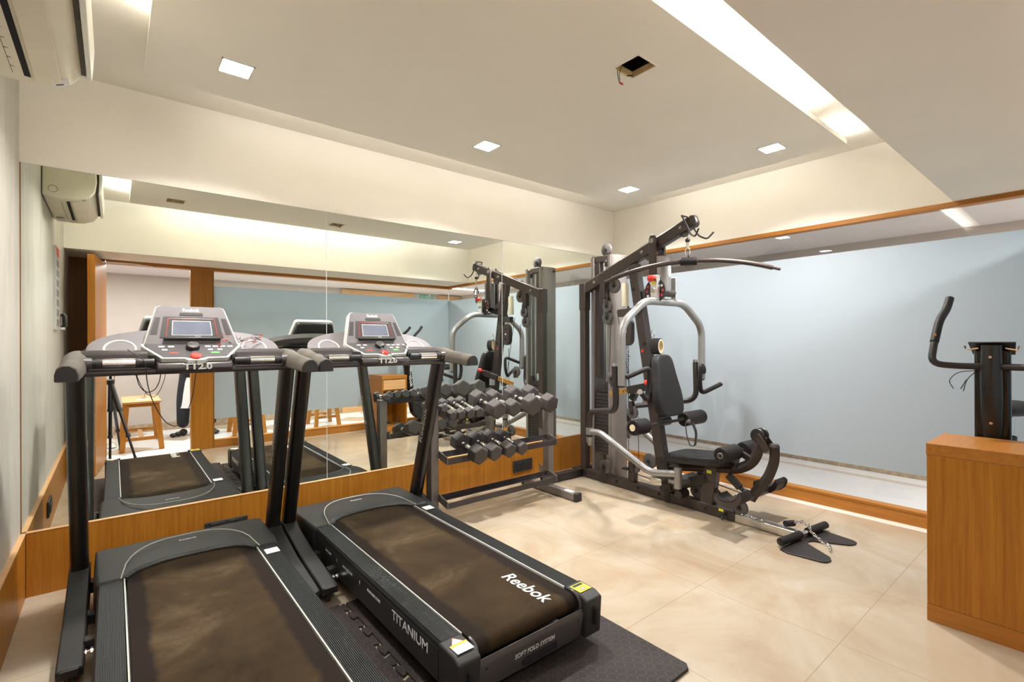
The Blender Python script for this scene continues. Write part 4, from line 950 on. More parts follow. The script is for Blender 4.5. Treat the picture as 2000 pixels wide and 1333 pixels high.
# guide column with top bracket
gbeam('guide_column', c(2.905, 0.89, 0.075), c(2.905, 1.955, 0.075), 0.055, 0.055, 'gym')
gbeam('column_bracket', c(2.925, 1.950, 0.070), c(2.765, 1.945, 0.095), 0.060, 0.056, 'gym', 0.006)
m = MB(); m.cyl(c(2.945, 1.950, 0.040), c(2.945, 1.950, 0.100), 0.030, 20); m.obj('bracket_end', 'gym', **G)
gbeam('boom_hanger', c(2.775, 1.775, -0.006), c(2.775, 1.585, -0.006), 0.050, 0.055, 'gym')
for u in (0.085, 0.185):
    gtube('guide_rod', [c(2.83, 0.07, u), c(2.83, 1.93, u)], 0.0085, 'chrome', 0, 12)
gtube('cable_rod', [c(2.80, 0.86, 0.05), c(2.80, 1.93, 0.05)], 0.0055, 'zinc', 0, 8)
gtube('rod_collar', [c(2.80, 1.915, 0.05), c(2.80, 1.875, 0.05)], 0.017, 'gym_dk', 0, 12)
# weight stack between the two curved covers, open towards the door side
for k in range(16):
    z = 0.245 + k * 0.0325
    m = MB(); m.b2((0.042, 2.768 - 3.04, z), (0.225, 2.932 - 3.04, z + 0.0295)); m.obj('weight_plate', 'stack', bevel=0.002, seg=1, **G)
m = MB(); m.b2((0.050, 2.780 - 3.04, 0.766), (0.215, 2.92 - 3.04, 0.815)); m.obj('stack_head_plate', 'stack', bevel=0.003, **G)
m = MB(); m.cyl(c(2.80, 0.815, 0.065), c(2.80, 0.865, 0.065), 0.028, 20, 0.022); m.obj('stack_top_bush', 'stack', **G)
m = MB(); m.b2((0.042, 2.768 - 3.04, 0.225), (0.225, 2.932 - 3.04, 0.243)); m.obj('stack_cushion', 'rack_dk', **G)
m = MB(); m.b2((-0.03, 2.760 - 3.04, 0.010), (0.235, 2.94 - 3.04, 0.022)); m.obj('tower_base_plate', 'gym_dk', **G)
def shroud(y0, bulge, u0, u1, z0, z1, a0=0, a1=180, nm='stack_shroud', mt='gym_shroud'):
    m = MB(); K = 16; out = []; inn = []
    for k in range(K + 1):
        a = math.radians(a0 + (a1 - a0) * k / K); cu, hw = (u0 + u1) / 2, (u1 - u0) / 2; sa = abs(math.sin(a)) ** 0.8
        out.append((cu - math.cos(a) * hw, y0 + bulge * sa - 3.04)); inn.append((cu - math.cos(a) * (hw - 0.004), y0 + (bulge - math.copysign(0.004, bulge)) * sa - 3.04))
    m.prism(out + list(reversed(inn)), z0, z1); return m.obj(nm, mt, angle=50, **G)
shroud(2.752, -0.062, 0.034, 0.240, 0.025, 1.970, 0, 125)
shf = shroud(2.752, -0.062, 0.034, 0.240, 0.025, 1.800, 125, 180, 'clear_shield', 'acrylic')
shroud(2.945, 0.060, 0.034, 0.240, 0.025, 1.970)
for y in (2.752, 2.945):
    m = MB(); m.b2((0.030, y - 0.012 - 3.04, 0.025), (0.038, y + 0.012 - 3.04, 1.970)); m.obj('shroud_flange', 'gym_shroud', smooth=False, **G)
    m = MB(); m.cyl(c(y + (0.055 if y > 2.9 else -0.055), 1.93, 0.17), c(y + (0.066 if y > 2.9 else -0.064), 1.93, 0.17), 0.010, 10); m.obj('bolt', 'gym_dk', **G)
text('Body-Solid', 'black', shf, c(2.700, 1.12, 0.213), (0, 0, 1), (-1, 0.75, 0), width=0.36, height=0.040, name='lettering', depth=0.0005, local=True)
m = MB(); m.lathe(c(2.545, 1.505, -0.005), (0, 0, 1), [(0, 0.030), (0.185, 0.030), (0.197, 0.024), (0.199, 0.001)], 20); m.obj('rest_post', 'offwhite', **G)
def pulley(y, z, u, r=0.056, bracket=None, th=0.022):
    m = MB(); m.lathe(c(y, z, u - th / 2), (1, 0, 0), [(0, r * 0.25), (0.001, r * 0.9), (0.004, r), (th * 0.38, r * 0.93), (th * 0.62, r * 0.93), (th - 0.004, r), (th - 0.001, r * 0.9), (th, r * 0.25)], 32)
    p = m.obj('pulley', 'pulley', **G)
    m = MB(); m.cyl(c(y, z, u - th), c(y, z, u + th), 0.008, 10).cyl(c(y, z, u - th * 1.25), c(y, z, u - th), 0.011, 6); m.obj('axle_bolt', 'gym_dk', p, local=True)
    if bracket:
        for s in (-1, 1):
            m = MB(); m.beam(c(y, z, u + s * (th / 2 + 0.005)), c(bracket[0], bracket[1], u + s * (th / 2 + 0.005)), 0.004, 0.034); m.cyl(c(y, z, u + s * (th / 2 + 0.003)), c(y, z, u + s * (th / 2 + 0.007)), 0.017, 16); m.obj('pulley_bracket', 'gym', p, local=True)
    return p
pulley(2.84, 2.032, 0.100, 0.056, (2.84, 1.965))
pulley(2.675, 1.690, 0.015, 0.062, (2.70, 1.78))
pulley(2.745, 1.520, 0.0, 0.050, (2.745, 1.60))
pulley(2.755, 1.420, 0.015, 0.056, (2.752, 1.52))
pulley(2.66, 0.905, -0.035, 0.056, (2.645, 0.84))
pulley(2.455, 0.640, -0.025, 0.052, (2.47, 0.73))
pulley(2.725, 0.150, -0.062, 0.058, (2.725, 0.075))
pulley(2.455, 0.200, -0.005, 0.056, (2.49, 0.21))
pulley(2.400, 0.235, 0.12, 0.062, None)
pulley(1.905, 0.130, 0.020, 0.055, (1.88, 0.10))
pulley(1.572, 0.105, -0.015, 0.055, (1.60, 0.18))
gbeam('pulley_stand', c(2.475, 0.075), c(2.475, 0.235), 0.052, 0.060, 'gym')
gbeam('pulley_stand_cap', c(2.52, 0.165, -0.03), c(2.52, 0.180, -0.03), 0.055, 0.055, 'gym_dk')
# thin cables
for pts in ([c(2.73, 1.69, 0.015), c(2.80, 1.42, 0.015)], [c(2.45, 0.69, -0.02), c(2.62, 1.47, -0.02)], [c(2.41, 0.20, -0.01), c(2.41, 0.61, -0.01)], [c(2.51, 0.20, -0.01), c(2.51, 1.15, -0.01)],
            [c(2.45, 0.145, 0.0), c(1.92, 0.078, 0.0)], [c(2.70, 0.9, -0.03), c(2.70, 1.40, -0.01)], [c(2.27, 1.66, 0.03), c(2.50, 1.55, 0.03)], [c(2.27, 1.56, 0.03), c(2.52, 1.45, 0.03)]):
    gtube('cable', pts, 0.0028, 'wire_black', 0, 6)
# leaning main post
gbeam('main_post', c(2.455, 1.84), c(2.150, 0.075), 0.064, 0.085, 'gym')
gbeam('main_post_foot', c(2.178, 0.34), c(2.135, 0.075), 0.072, 0.100, 'gym_dk')
for y, z in ((2.335, 1.20), (2.44, 1.64), (2.40, 1.50), (2.18, 0.30), (2.14, 0.14)):
    m = MB(); m.cyl(c(y, z, -0.032), c(y, z, -0.042), 0.010, 6).cyl(c(y, z, -0.031), c(y, z, -0.035), 0.015, 12); m.obj('bolt', 'gym_dk', **G)
m = MB(); m.cyl(c(2.350, 1.142, -0.033), c(2.350, 1.142, -0.035), 0.012, 14); m.obj('red_dot', 'red', **G)
pulley(2.325, 1.575, 0.0, 0.060)
# cross bracket holding the twin pulley cover
gbeam('cover_bracket', c(2.585, 1.450, -0.035), c(2.37, 1.462, -0.010), 0.05, 0.062, 'gym')
m = MB(); m.cyl(c(2.50, 1.478, -0.02), c(2.50, 1.505, -0.02), 0.009, 6); m.obj('bolt', 'gym_dk', **G)
m = MB(); m.cyl(c(2.50, 1.405, -0.02), c(2.50, 1.43, -0.02), 0.028, 14); m.obj('cover_spacer', 'zinc', **G)
m = MB(); prof = []
for k in range(9): a = math.pi * k / 8; prof.append((2.505 - 3.04 + 0.055 * math.cos(a), 1.352 + 0.055 * math.sin(a)))
for k in range(9): a = math.pi + math.pi * k / 8; prof.append((2.505 - 3.04 + 0.055 * math.cos(a), 1.235 + 0.055 * math.sin(a)))
m.prism(prof, -0.050, 0.0, 'x'); cv = m.obj('pulley_cover', 'gym', bevel=0.006, **G)
for z in (1.352, 1.245):
    m = MB(); m.cyl(c(2.505, z, -0.050), c(2.505, z, -0.058), 0.009, 6); m.obj('cover_bolt', 'gym_dk', cv, local=True)
m = MB(); m.b2((-0.0512, 2.495 - 3.04, 1.29), (-0.0505, 2.515 - 3.04, 1.305)); m.obj('cover_label', 'white', cv, local=True, smooth=False)
# swinging yoke: two side plates, shroud with oval badge, lower cross tube
for u in (-0.055, 0.055):
    m = MB(); pr = [(2.262, 1.60), (2.262, 2.005), (2.252, 2.032), (2.232, 2.042), (2.212, 2.032), (2.202, 2.005), (2.185, 1.60)]
    m.prism([(a - 3.04, b) for a, b in pr], u - 0.012, u + 0.012, 'x'); m.obj('yoke_plate', 'gym', bevel=0.004, **G)
m = MB(); m.cyl(c(2.232, 1.992, -0.072), c(2.232, 1.992, 0.072), 0.020, 20); m.obj('yoke_pivot', 'gym_silver', **G)
m = MB(); K = 12; out = []
for k in range(K + 1): a = math.pi * k / K; out.append((-math.cos(a) * 0.060, 2.19 - 3.04 - 0.062 * math.sin(a) ** 0.7))
m.prism(out + [(0.056, 2.215 - 3.04), (-0.056, 2.215 - 3.04)], 1.595, 1.870); ys_ = m.obj('yoke_shroud', 'gym_silver', bevel=0.004, angle=50, **G)
m = MB(); m.lathe(c(2.1275, 1.76, 0.012), (0, 1, 0), [(0, 0.001), (0, 0.018), (0.003, 0.018)], 24)
for v in m.bm.verts: v.co.z = 1.76 + (v.co.z - 1.76) * 3.0
m.obj('oval_badge', 'white', ys_, local=True)
gtube('yoke_cross_tube', [c(2.165, 1.590, -0.105), c(2.165, 1.590, 0.105)], 0.031, 'gym', 0, 18)
gbeam('yoke_rear_link', c(2.40, 1.515), c(2.18, 1.578), 0.040, 0.05, 'gym')
# angle selector disc with red numbers, plunger
m = MB(); m.cyl(c(2.185, 1.60, -0.095), c(2.185, 1.60, -0.088), 0.092, 32); dsc = m.obj('angle_selector', 'gym_dk', **G)
for k in range(9):
    a = math.radians(-30 + 30 * k); m = MB(); m.cyl(c(2.185 + 0.072 * math.cos(a), 1.60 + 0.072 * math.sin(a), -0.0965), c(2.185 + 0.072 * math.cos(a), 1.60 + 0.072 * math.sin(a), -0.095), 0.010, 10); m.obj('selector_mark', 'red' if k % 3 else 'white', dsc, local=True)
for s in (-1, 1):
    m = MB(); m.b2((s * 0.128 - 0.006, 2.140 - 3.04, 1.530), (s * 0.128 + 0.006, 2.195 - 3.04, 1.715)); m.b2((s * 0.128 - 0.006, 2.135 - 3.04, 1.530), (s * 0.128 + (0.030 if s < 0 else -0.030), 2.141 - 3.04, 1.715)); m.obj('arm_bracket', 'steel', bevel=0.002, **G)
m = MB(); m.lathe(c(2.17, 1.688, -0.134), (-1, 0, 0), [(0, 0.012), (0.018, 0.012), (0.020, 0.020), (0.030, 0.026), (0.042, 0.024), (0.050, 0.012), (0.052, 0.001)], 20); m.obj('plunger_knob', 'red', **G)
m = MB(); m.b2((-0.1352, 2.150 - 3.04, 1.645), (-0.1345, 2.185 - 3.04, 1.668)); m.obj('label_tag', 'yellow', smooth=False, **G)
m = MB(); m.cyl(c(2.168, 1.600, -0.134), c(2.168, 1.600, -0.144), 0.017, 18); m.obj('arm_pivot_bolt', 'chrome', **G)
# press arm: one bent silver tube
ay = 2.165
gtube('press_arm', [c(ay, 0.905, -0.500), c(ay, 1.335, -0.500), c(ay, 1.517, -0.245), c(ay, 1.517, 0.245), c(ay, 1.335, 0.500), c(ay, 0.905, 0.500)], 0.0285, 'gym_silver', 0.09, 20)
for s in (-1, 1):
    m = MB(); m.cyl(c(ay, 0.910, s * 0.5), c(ay, 0.893, s * 0.5), 0.0275, 18, 0.020); m.obj('arm_end_plug', 'black', **G)
    gtube('press_grip', [c(2.135, 0.965, s * 0.485), c(2.085, 1.005, s * 0.40), c(2.06, 1.032, s * 0.325), c(2.07, 0.90, s * 0.315), c(2.075, 0.800, s * 0.345), c(2.035, 0.835, s * 0.42), c(2.00, 0.872, s * 0.505)], 0.0175, 'foam', 0.055, 14)
    m = MB(); p, q = c(2.035, 0.835, s * 0.42), c(2.00, 0.872, s * 0.505); d_ = (q - p).normalized(); m.cyl(q, q + d_ * 0.012, 0.0185, 16); m.obj('grip_end_cap', 'chrome', **G)
    # row handle: vertical grip, elbow, run back to the collar
    gtube('row_handle', [c(2.225, 1.040, s * 0.505), c(2.215, 0.725, s * 0.500), c(2.705, 0.640, s * 0.255), c(2.725, 0.490, s * 0.245)], 0.0225, 'gym_dk', 0.085, 16)
    m = MB(); m.cyl(c(2.2255, 1.040, s * 0.505), c(2.226, 1.062, s * 0.505), 0.019, 16); m.obj('grip_end_cap', 'chrome', **G)
    m = MB(); m.cyl(c(2.725, 0.505, s * 0.245), c(2.722, 0.448, s * 0.245), 0.030, 18); m.obj('swivel_collar', 'gym_silver', **G)
    m = MB(); m.cyl(c(2.722, 0.448, s * 0.245), c(2.722, 0.430, s * 0.245), 0.026, 18); m.obj('swivel_band', 'black', **G)
    m = MB(); m.lathe(c(2.722, 0.430, s * 0.245), (0, 0, -1), [(0, 0.030), (0.045, 0.029), (0.058, 0.020), (0.072, 0.018), (0.073, 0.001)], 18); m.obj('swivel_collar', 'gym_silver', **G)
    gtube('lower_arm', [c(2.700, 0.470, s * 0.245), c(2.62, 0.478, s * 0.238), c(2.50, 0.420, s * 0.225), c(2.16, 0.238, s * 0.185), c(1.965, 0.268, s * 0.150)], 0.0265, 'gym_silver', 0.07, 18)
    m = MB(); m.cyl(c(1.955, 0.165, s * 0.145), c(1.955, 0.310, s * 0.145), 0.028, 18); m.obj('arm_hub', 'gym_silver', **G)
gbeam('hub_plate', c(1.98, 0.205, -0.16), c(1.98, 0.205, 0.16), 0.10, 0.03, 'gym_silver', side=(0, 1, 0))
m = MB(); m.b2((-0.20, 2.06 - 3.04, 0.165), (-0.04, 2.16 - 3.04, 0.215)); m.obj('pivot_block', 'zinc', bevel=0.01, **G)
gbeam('hub_beam', c(2.09, 0.125), c(1.79, 0.255), 0.062, 0.070, 'gym_dk')
m = MB(); m.lathe(c(1.965, 0.115, -0.13), (1, 0, 0), [(0, 0.001), (0, 0.03), (0.05, 0.034), (0.09, 0.034)], 18); m.obj('hub_cap', 'gym_dk', **G)
# seat adjusting bar (worn brass coloured) and sleeve
gbeam('adjusting_bar', w(3.222, 2.655, 0.778), w(3.178, 2.36, 0.845), 0.012, 0.044, 'orange', 0.001)
m = MB()
for k in range(4):
    p = w(3.222, 2.655, 0.778).lerp(w(3.178, 2.36, 0.845), 0.55 + 0.10 * k); m.cyl(p + Vector((-0.008, 0, 0)), p + Vector((0.008, 0, 0)), 0.006, 10)
m.obj('bar_holes', 'void', **G)
gbeam('bar_sleeve', w(3.19, 2.44, 0.828), w(3.17, 2.20, 0.880), 0.045, 0.060, 'gym_dk', 0.004)
m = MB(); m.lathe(w(3.172, 2.245, 0.895), (-0.55, -0.3, 0.10), [(0, 0.005), (0.05, 0.005), (0.052, 0.018), (0.070, 0.021), (0.088, 0.016), (0.092, 0.001)], 18); m.obj('pop_pin_knob', 'red', **G)
m = MB(); m.b2((-0.085, 2.27 - 3.04, 0.74), (-0.04, 2.31 - 3.04, 0.81)); m.obj('sleeve_tab', 'zinc', **G)
m = MB(); m.beam(c(2.46, 0.745, -0.025), c(2.43, 0.80, -0.025), 0.04, 0.05); m.obj('pulley_hanger', 'gym_dk', **G)
# backrest: tapered padded board leaning back
def pad(nm, prof, thick, p0, axis, updir, mat='leather', sub=2):
    # prof: outline (half width, along) list, mirrored; thickness along cross(axis, updir)
    m = MB(); up = Vector(updir).normalized(); ax = Vector(axis).normalized(); nrm = ax.cross(up)
    ring = [(a, b) for a, b in prof] + [(-a, b) for a, b in reversed(prof)]
    lay = []
    for t_, sc in ((0.0, 0.90), (0.12, 0.99), (0.75, 1.0), (0.95, 0.93), (1.0, 0.80)):
        lay.append([Vector(p0) + ax * a * sc + up * ((b - prof[len(prof) // 2][1] * 0) * 1.0 if False else (bc + (b - bc) * (1 - (1 - sc) * 0.45))) + nrm * thick * t_ for a, b in ring for bc in [sum(q[1] for q in prof) / len(prof)]])
    m.sweep(None, lay); return m.obj(nm, mat, angle=70, bevel=0.0, subsurf=sub if sub else 0, **G)
bp = [(0.06, 0.0), (0.125, 0.006), (0.150, 0.05), (0.158, 0.13), (0.150, 0.20), (0.126, 0.28), (0.112, 0.36), (0.104, 0.425), (0.080, 0.465), (0.04, 0.476)]
pad('backrest', bp, 0.075, c(2.140, 0.640, -0.012), (1, 0, 0), (0, 0.19, 1.0))
m = MB(); m.b2((-0.11, 2.152 - 3.04, 0.68), (0.11, 2.162 - 3.04, 1.05)); o = m.obj('backrest_board', 'gym_dk', **G); o.rotation_euler = (0, 0, 0)
o.data.transform(Matrix.Translation(c(2.155, 0.68)) @ Matrix.Rotation(math.atan(-0.19), 4, 'X') @ Matrix.Translation(-c(2.155, 0.68)))
gbeam('backrest_mount', c(2.26, 0.87), c(2.13, 0.87), 0.05, 0.05, 'gym_dk')
# seat
sp_ = [(0.06, 0.0), (0.135, 0.012), (0.160, 0.06), (0.160, 0.34), (0.125, 0.42), (0.10, 0.47), (0.05, 0.485)]
pad('seat', sp_, 0.070, c(2.095, 0.395), (1, 0, 0), (0, -1, 0.10))
m = MB(); m.b2((-0.10, 1.66 - 3.04, 0.378), (0.10, 2.04 - 3.04, 0.392)); m.obj('seat_board', 'gym_dk', **G)
gbeam('seat_post', c(1.775, 0.30), c(1.775, 0.40), 0.05, 0.05, 'gym_dk')
# seat frame and front post
gtube('seat_beam', [c(2.16, 0.262), c(1.72, 0.338), c(1.585, 0.352), c(1.475, 0.430), c(1.428, 0.60)], 0.034, 'gym', 0.10, 4)
gbeam('front_post', c(1.765, 0.395), c(1.818, 0.005), 0.062, 0.092, 'gym')
m = MB(); m.cyl(c(1.79, 0.345, -0.031), c(1.79, 0.345, -0.041), 0.012, 6).cyl(c(1.79, 0.345, -0.03), c(1.79, 0.345, -0.034), 0.018, 14).cyl(c(1.812, 0.04, -0.031), c(1.812, 0.04, -0.041), 0.010, 6); m.obj('bolt', 'gym_dk', **G)
m = MB(); m.b2((-0.0325, 1.765 - 3.04, 0.290), (-0.0318, 1.800 - 3.04, 0.312)); m.obj('label_tag', 'yellow', smooth=False, **G)
# leg developer
for u in (-0.026, 0.026):
    m = MB(); m.lathe(c(1.445, 0.605, u - 0.012), (1, 0, 0), [(0, 0.02), (0.001, 0.043), (0.005, 0.045), (0.012, 0.040), (0.019, 0.045), (0.023, 0.043), (0.024, 0.02)], 28); m.obj('pivot_disc', 'black', **G)
m = MB(); m.cyl(c(1.445, 0.605, -0.045), c(1.445, 0.605, 0.045), 0.010, 10); m.obj('pivot_bolt', 'gym_dk', **G)
for u in (-0.042, 0.042): gbeam('lever_link', c(1.447, 0.612, u), c(1.375, 0.515, u), 0.006, 0.045, 'gym')
gtube('leg_lever', [c(1.352, 0.555), c(1.350, 0.455), c(1.395, 0.330), c(1.47, 0.235), c(1.505, 0.175)], 0.032, 'gym', 0.10, 4)
m = MB(); m.cyl(c(1.352, 0.545, 0), c(1.352, 0.562, 0), 0.032, 16, 0.024); m.obj('lever_cap', 'gym', **G)
gbeam('stop_arm', c(1.66, 0.30), c(1.575, 0.232), 0.04, 0.04, 'gym_dk')
gbeam('stop_arm', c(1.575, 0.232), c(1.545, 0.215), 0.024, 0.024, 'black')
m = MB(); m.tube([c(1.512, 0.245, -0.035), c(1.555, 0.185, -0.045), c(1.572, 0.155, -0.035), c(1.535, 0.175, -0.03), c(1.50, 0.225, -0.030)], 0.007, 8, bend=0.01); m.obj('snap_hook', 'zinc', **G)
gtube('curved_strut', [c(1.79, 0.225, 0.0), c(1.74, 0.165, 0.0), c(1.66, 0.118, 0.0), c(1.55, 0.120, 0.0)], 0.014, 'gym_dk', 0.05, 10)
gtube('cable', [c(1.78, 0.235, -0.03), c(1.53, 0.205, -0.03)], 0.004, 'wire_black', 0, 6)
# seat-front rollers (foam), either side of the lever
def roller(y, z, u0, u1, r, nm='foam_roller'):
    s = 1 if u1 > u0 else -1; L = abs(u1 - u0)
    m = MB(); m.lathe(c(y, z, u0), (s, 0, 0), [(0, r * 0.35), (0, r * 0.86), (0.008, r), (L - 0.008, r), (L, r * 0.86), (L, r * 0.35)], 28); f = m.obj(nm, 'foam', **G)
    m = MB()
    for k in range(20):
        a = 2 * math.pi * k / 20; m.beam(c(y + r * 0.62 * math.cos(a), z + r * 0.62 * math.sin(a), u0 - s * 0.003), c(y + r * 0.92 * math.cos(a), z + r * 0.92 * math.sin(a), u0 - s * 0.001), 0.006, 0.005)
    m.obj('roller_ribs', 'gym_dk', f, local=True, smooth=False)
    m = MB(); m.torus(c(y, z, u0 - s * 0.002), (1, 0, 0), r * 0.30, 0.005, 20, 8); m.obj('roller_hub', 'gym_silver', f, local=True)
    return f
roller(1.580, 0.480, -0.235, -0.045, 0.052); roller(1.580, 0.480, 0.235, 0.045, 0.052)
m = MB(); m.cyl(c(1.58, 0.480, -0.245), c(1.58, 0.480, 0.245), 0.013, 12); m.obj('roller_axle', 'gym_dk', **G)
gbeam('roller_mount', c(1.575, 0.47), c(1.49, 0.43), 0.03, 0.04, 'gym_dk')
# upper rollers on a cross bar through the main post
for s in (-1, 1):
    f = roller(2.125, 0.605, s * 0.430, s * (0.285 if s < 0 else 0.175), 0.056)
    if s < 0:
        m = MB(); m.cyl(c(2.125, 0.605, -0.432), c(2.125, 0.605, -0.437), 0.024, 24); m.obj('roller_cap', 'fleece', f, local=True)
m = MB(); m.cyl(c(2.125, 0.605, -0.42), c(2.125, 0.605, 0.42), 0.012, 12).cyl(c(2.17, 0.605, -0.05), c(2.17, 0.605, 0.05), 0.035, 14); m.obj('roller_axle', 'gym_dk', **G)
# calf pads: two saddle-shaped rests on a cross tube at the lever foot
gtube('calf_tube', [c(1.50, 0.205, -0.30), c(1.50, 0.205, 0.30)], 0.030, 'gym', 0, 18)
for s in (-1, 1):
    cc, tl = (1.500, 0.262), math.radians(16)
    def arc(r, a0, a1, oz, n=14):
        o = []
        for k in range(n + 1):
            a = math.radians(a0 + (a1 - a0) * k / n); y, z = r * 1.12 * math.cos(a), r * math.sin(a) + oz
            # +y runs towards the mirror, so tilt the far (door side) tip upwards
            o.append((cc[0] + y * math.cos(tl) + z * math.sin(tl) - 3.04, cc[1] - y * math.sin(tl) + z * math.cos(tl)))
        return o
    pr = arc(0.078, 195, 345, 0.0) + list(reversed(arc(0.070, 200, 340, 0.030)))
    m = MB(); m.prism(pr, s * 0.170, s * 0.305, 'x'); m.obj('calf_pad', 'foam', angle=50, bevel=0.002, **G)
    pr = arc(0.083, 192, 348, 0.0) + list(reversed(arc(0.074, 198, 342, 0.026)))
    m = MB(); m.prism(pr, s * 0.303, s * 0.309, 'x'); m.obj('calf_pad_plate', 'gym', angle=50, **G)
# strap looped over the upper roller bar
m = MB(); m.tube([c(2.02, 0.598, 0.09), c(2.03, 0.625, 0.10), c(2.055, 0.60, 0.10), c(2.045, 0.50, 0.10), c(2.02, 0.42, 0.11), c(1.985, 0.43, 0.12), c(1.975, 0.53, 0.12), c(2.00, 0.60, 0.11)], 0.003, 8, bend=0.03, flat=6); m.obj('webbing_strap', 'black', **G)

# ------------------------------------------------ things hanging on the gym
# long curved lat bar (axis turned towards the door)
LB = Vector((3.254, 1.949, 1.800)); ax = Vector((0.578, -0.816, 0)).normalized()
lb = thing('lat_pulldown_bar', 'long curved brown lat pulldown bar hanging from the multigym boom by a carabiner', 'bar', tuple(LB))
pts = []
for k in range(25):
    t_ = -0.555 + 1.11 * k / 24; pts.append(LB + ax * t_ + Vector((0, 0, 0.036 * t_ - 0.088 * (max(0, abs(t_) - 0.05) / 0.5) ** 1.9)))
m = MB(); m.tube(pts, 0.0170, 14); m.obj('bar_tube', 'gym', lb)
for e, d_ in ((pts[0], pts[0] - pts[1]), (pts[-1], pts[-1] - pts[-2])):
    m = MB(); m.cyl(e, e + d_.normalized() * 0.050, 0.0105, 12); m.obj('bar_tip', 'gym', lb)
m = MB(); m.cyl(LB - ax * 0.058, LB + ax * 0.058, 0.030, 22); m.obj('centre_grip', 'foam', lb, bevel=0.005)
m = MB(); m.torus(LB + Vector((0, 0, 0.036)), ax, 0.012, 0.004, 16, 8); m.obj('eyelet', 'gym_dk', lb)
# ankle strap hanging from a carabiner on the main post
an = thing('ankle_strap', 'black ankle strap with cream fleece lining hanging on the multigym main post', 'strap', (3.265, 2.235, 1.20))
m = MB(); m.torus((3.262, 2.262, 1.275), (1, 0, 0), 0.028, 0.003, 20, 6, sx=0.5); m.torus((3.265, 2.250, 1.238), (0.6, 0.8, 0), 0.014, 0.0025, 16, 6); m.obj('strap_carabiner', 'chrome', an)
def band(R, th, wd, cx, cy, cz, mat, nm):
    m = MB(); rings = []; d_ = Vector((0.10, 0.995, 0.0)); up = Vector((0, 0, 1)); sd = d_.cross(up)
    for k in range(28):
        a = 2 * math.pi * k / 28
        def P_(r, o): return Vector((cx, cy, cz)) + sd * math.cos(a) * r * 0.55 + up * math.sin(a) * r + d_ * o
        rings.append([P_(R, -wd / 2), P_(R, wd / 2), P_(R - th, wd / 2), P_(R - th, -wd / 2)])
    m.sweep(None, rings, closed=True); return m.obj(nm, mat, an, angle=60)
band(0.063, 0.007, 0.075, 3.262, 2.225, 1.178, 'foam', 'strap_outer'); band(0.056, 0.012, 0.081, 3.262, 2.225, 1.178, 'fleece', 'fleece_lining')
# low row bar with chain lying on the foot plate
rb = thing('row_bar', 'short chrome and black low row bar with chain lying on the multigym foot plate', 'bar', (3.28, 1.205, 0.02))
p0, p1 = Vector((3.035, 1.235, 0.034)), Vector((3.545, 1.165, 0.034)); dd = (p1 - p0).normalized()
m = MB(); m.cyl(p0, p1, 0.0125, 16); m.obj('bar_core', 'chrome', rb)
for a, b in ((0.0, 0.42), (0.58, 1.0)):
    m = MB(); m.cyl(p0.lerp(p1, a), p0.lerp(p1, b), 0.0225, 18); m.obj('foam_grip', 'foam', rb, bevel=0.003)
def chain(pts, parent, r=0.0115, wire=0.0028, mat='chrome'):
    P0 = [Vector(p) for p in pts]; L = [0]
    for a, b in zip(P0, P0[1:]): L.append(L[-1] + (b - a).length)
    n = int(L[-1] / (r * 1.6))
    for i in range(n):
        s_ = L[-1] * (i + 0.5) / n; j = max(k for k in range(len(L) - 1) if L[k] <= s_); a, b = P0[j], P0[j + 1]
        p = a.lerp(b, (s_ - L[j]) / (L[j + 1] - L[j])); d_ = (b - a).normalized()
        nrm = d_.cross(Vector((0, 0, 1))); nrm = nrm.normalized() if nrm.length > .1 else Vector((1, 0, 0)); 
        if i % 2: nrm = nrm.cross(d_)
        side = nrm.cross(d_); q = [p + d_ * math.cos(t) * r + side * math.sin(t) * r * 0.62 for t in [2 * math.pi * k / 12 for k in range(12)]]
        m = MB(); m.tube(q, wire, 6, closed=True); m.obj('chain_link', mat, parent)
chain([(3.27, 1.245, 0.092), (3.315, 1.215, 0.095), (3.325, 1.185, 0.075), (3.295, 1.16, 0.050), (3.285, 1.10, 0.014), (3.27, 1.06, 0.014), (3.225, 1.035, 0.014), (3.18, 1.02, 0.014)], rb)
m = MB(); m.cyl((3.245, 1.29, 0.075), (3.300, 1.262, 0.075), 0.019, 16); m.obj('stop_roller', 'foam', rb)
# cable end chain lying on the slide tube
ch = thing('clip_chain', 'small chrome carabiner and cable end lying on the chrome slide tube of the multigym', 'chain', (3.24, 1.48, 0.06))
chain([(3.235, 1.585, 0.066), (3.24, 1.54, 0.064), (3.245, 1.50, 0.064)], ch, 0.012, 0.003)
m = MB(); q = [Vector((3.235, 1.46, 0.063)) + Vector((0.016 * math.sin(t), 0.045 * math.cos(t), 0)) for t in [2 * math.pi * k / 18 for k in range(18)]]; m.tube(q, 0.0045, 8, closed=True); m.obj('carabiner', 'chrome', ch)
# ================================================================== CABINET
CX0, CX1, CY0, CY1, CZ = 2.745, 3.105, 0.085, 0.512, 0.770
cb = thing('cabinet', 'small brown wooden cabinet with one drawer and an open shelf at the right edge', 'cabinet', ((CX0 + CX1) / 2, (CY0 + CY1) / 2, 0))
MB().b2((CX0, CY0, 0.075), (CX0 + 0.018, CY1 - 0.001, CZ - 0.050)).obj('side_panel', 'wood', cb, bevel=0.001, smooth=False)
MB().b2((CX1 - 0.018, CY0, 0.075), (CX1, CY1 - 0.001, CZ - 0.050)).obj('side_panel', 'wood', cb, bevel=0.001, smooth=False)
MB().b2((CX0 - 0.001, CY0, CZ - 0.049), (CX1 + 0.001, CY1 + 0.001, CZ)).obj('top', 'wood_h', cb, bevel=0.0015, smooth=False)
MB().b2((CX0 + 0.0, CY0, 0), (CX1 - 0.0, CY1, 0.0735)).obj('plinth', 'wood_y', cb, bevel=0.0015, smooth=False)
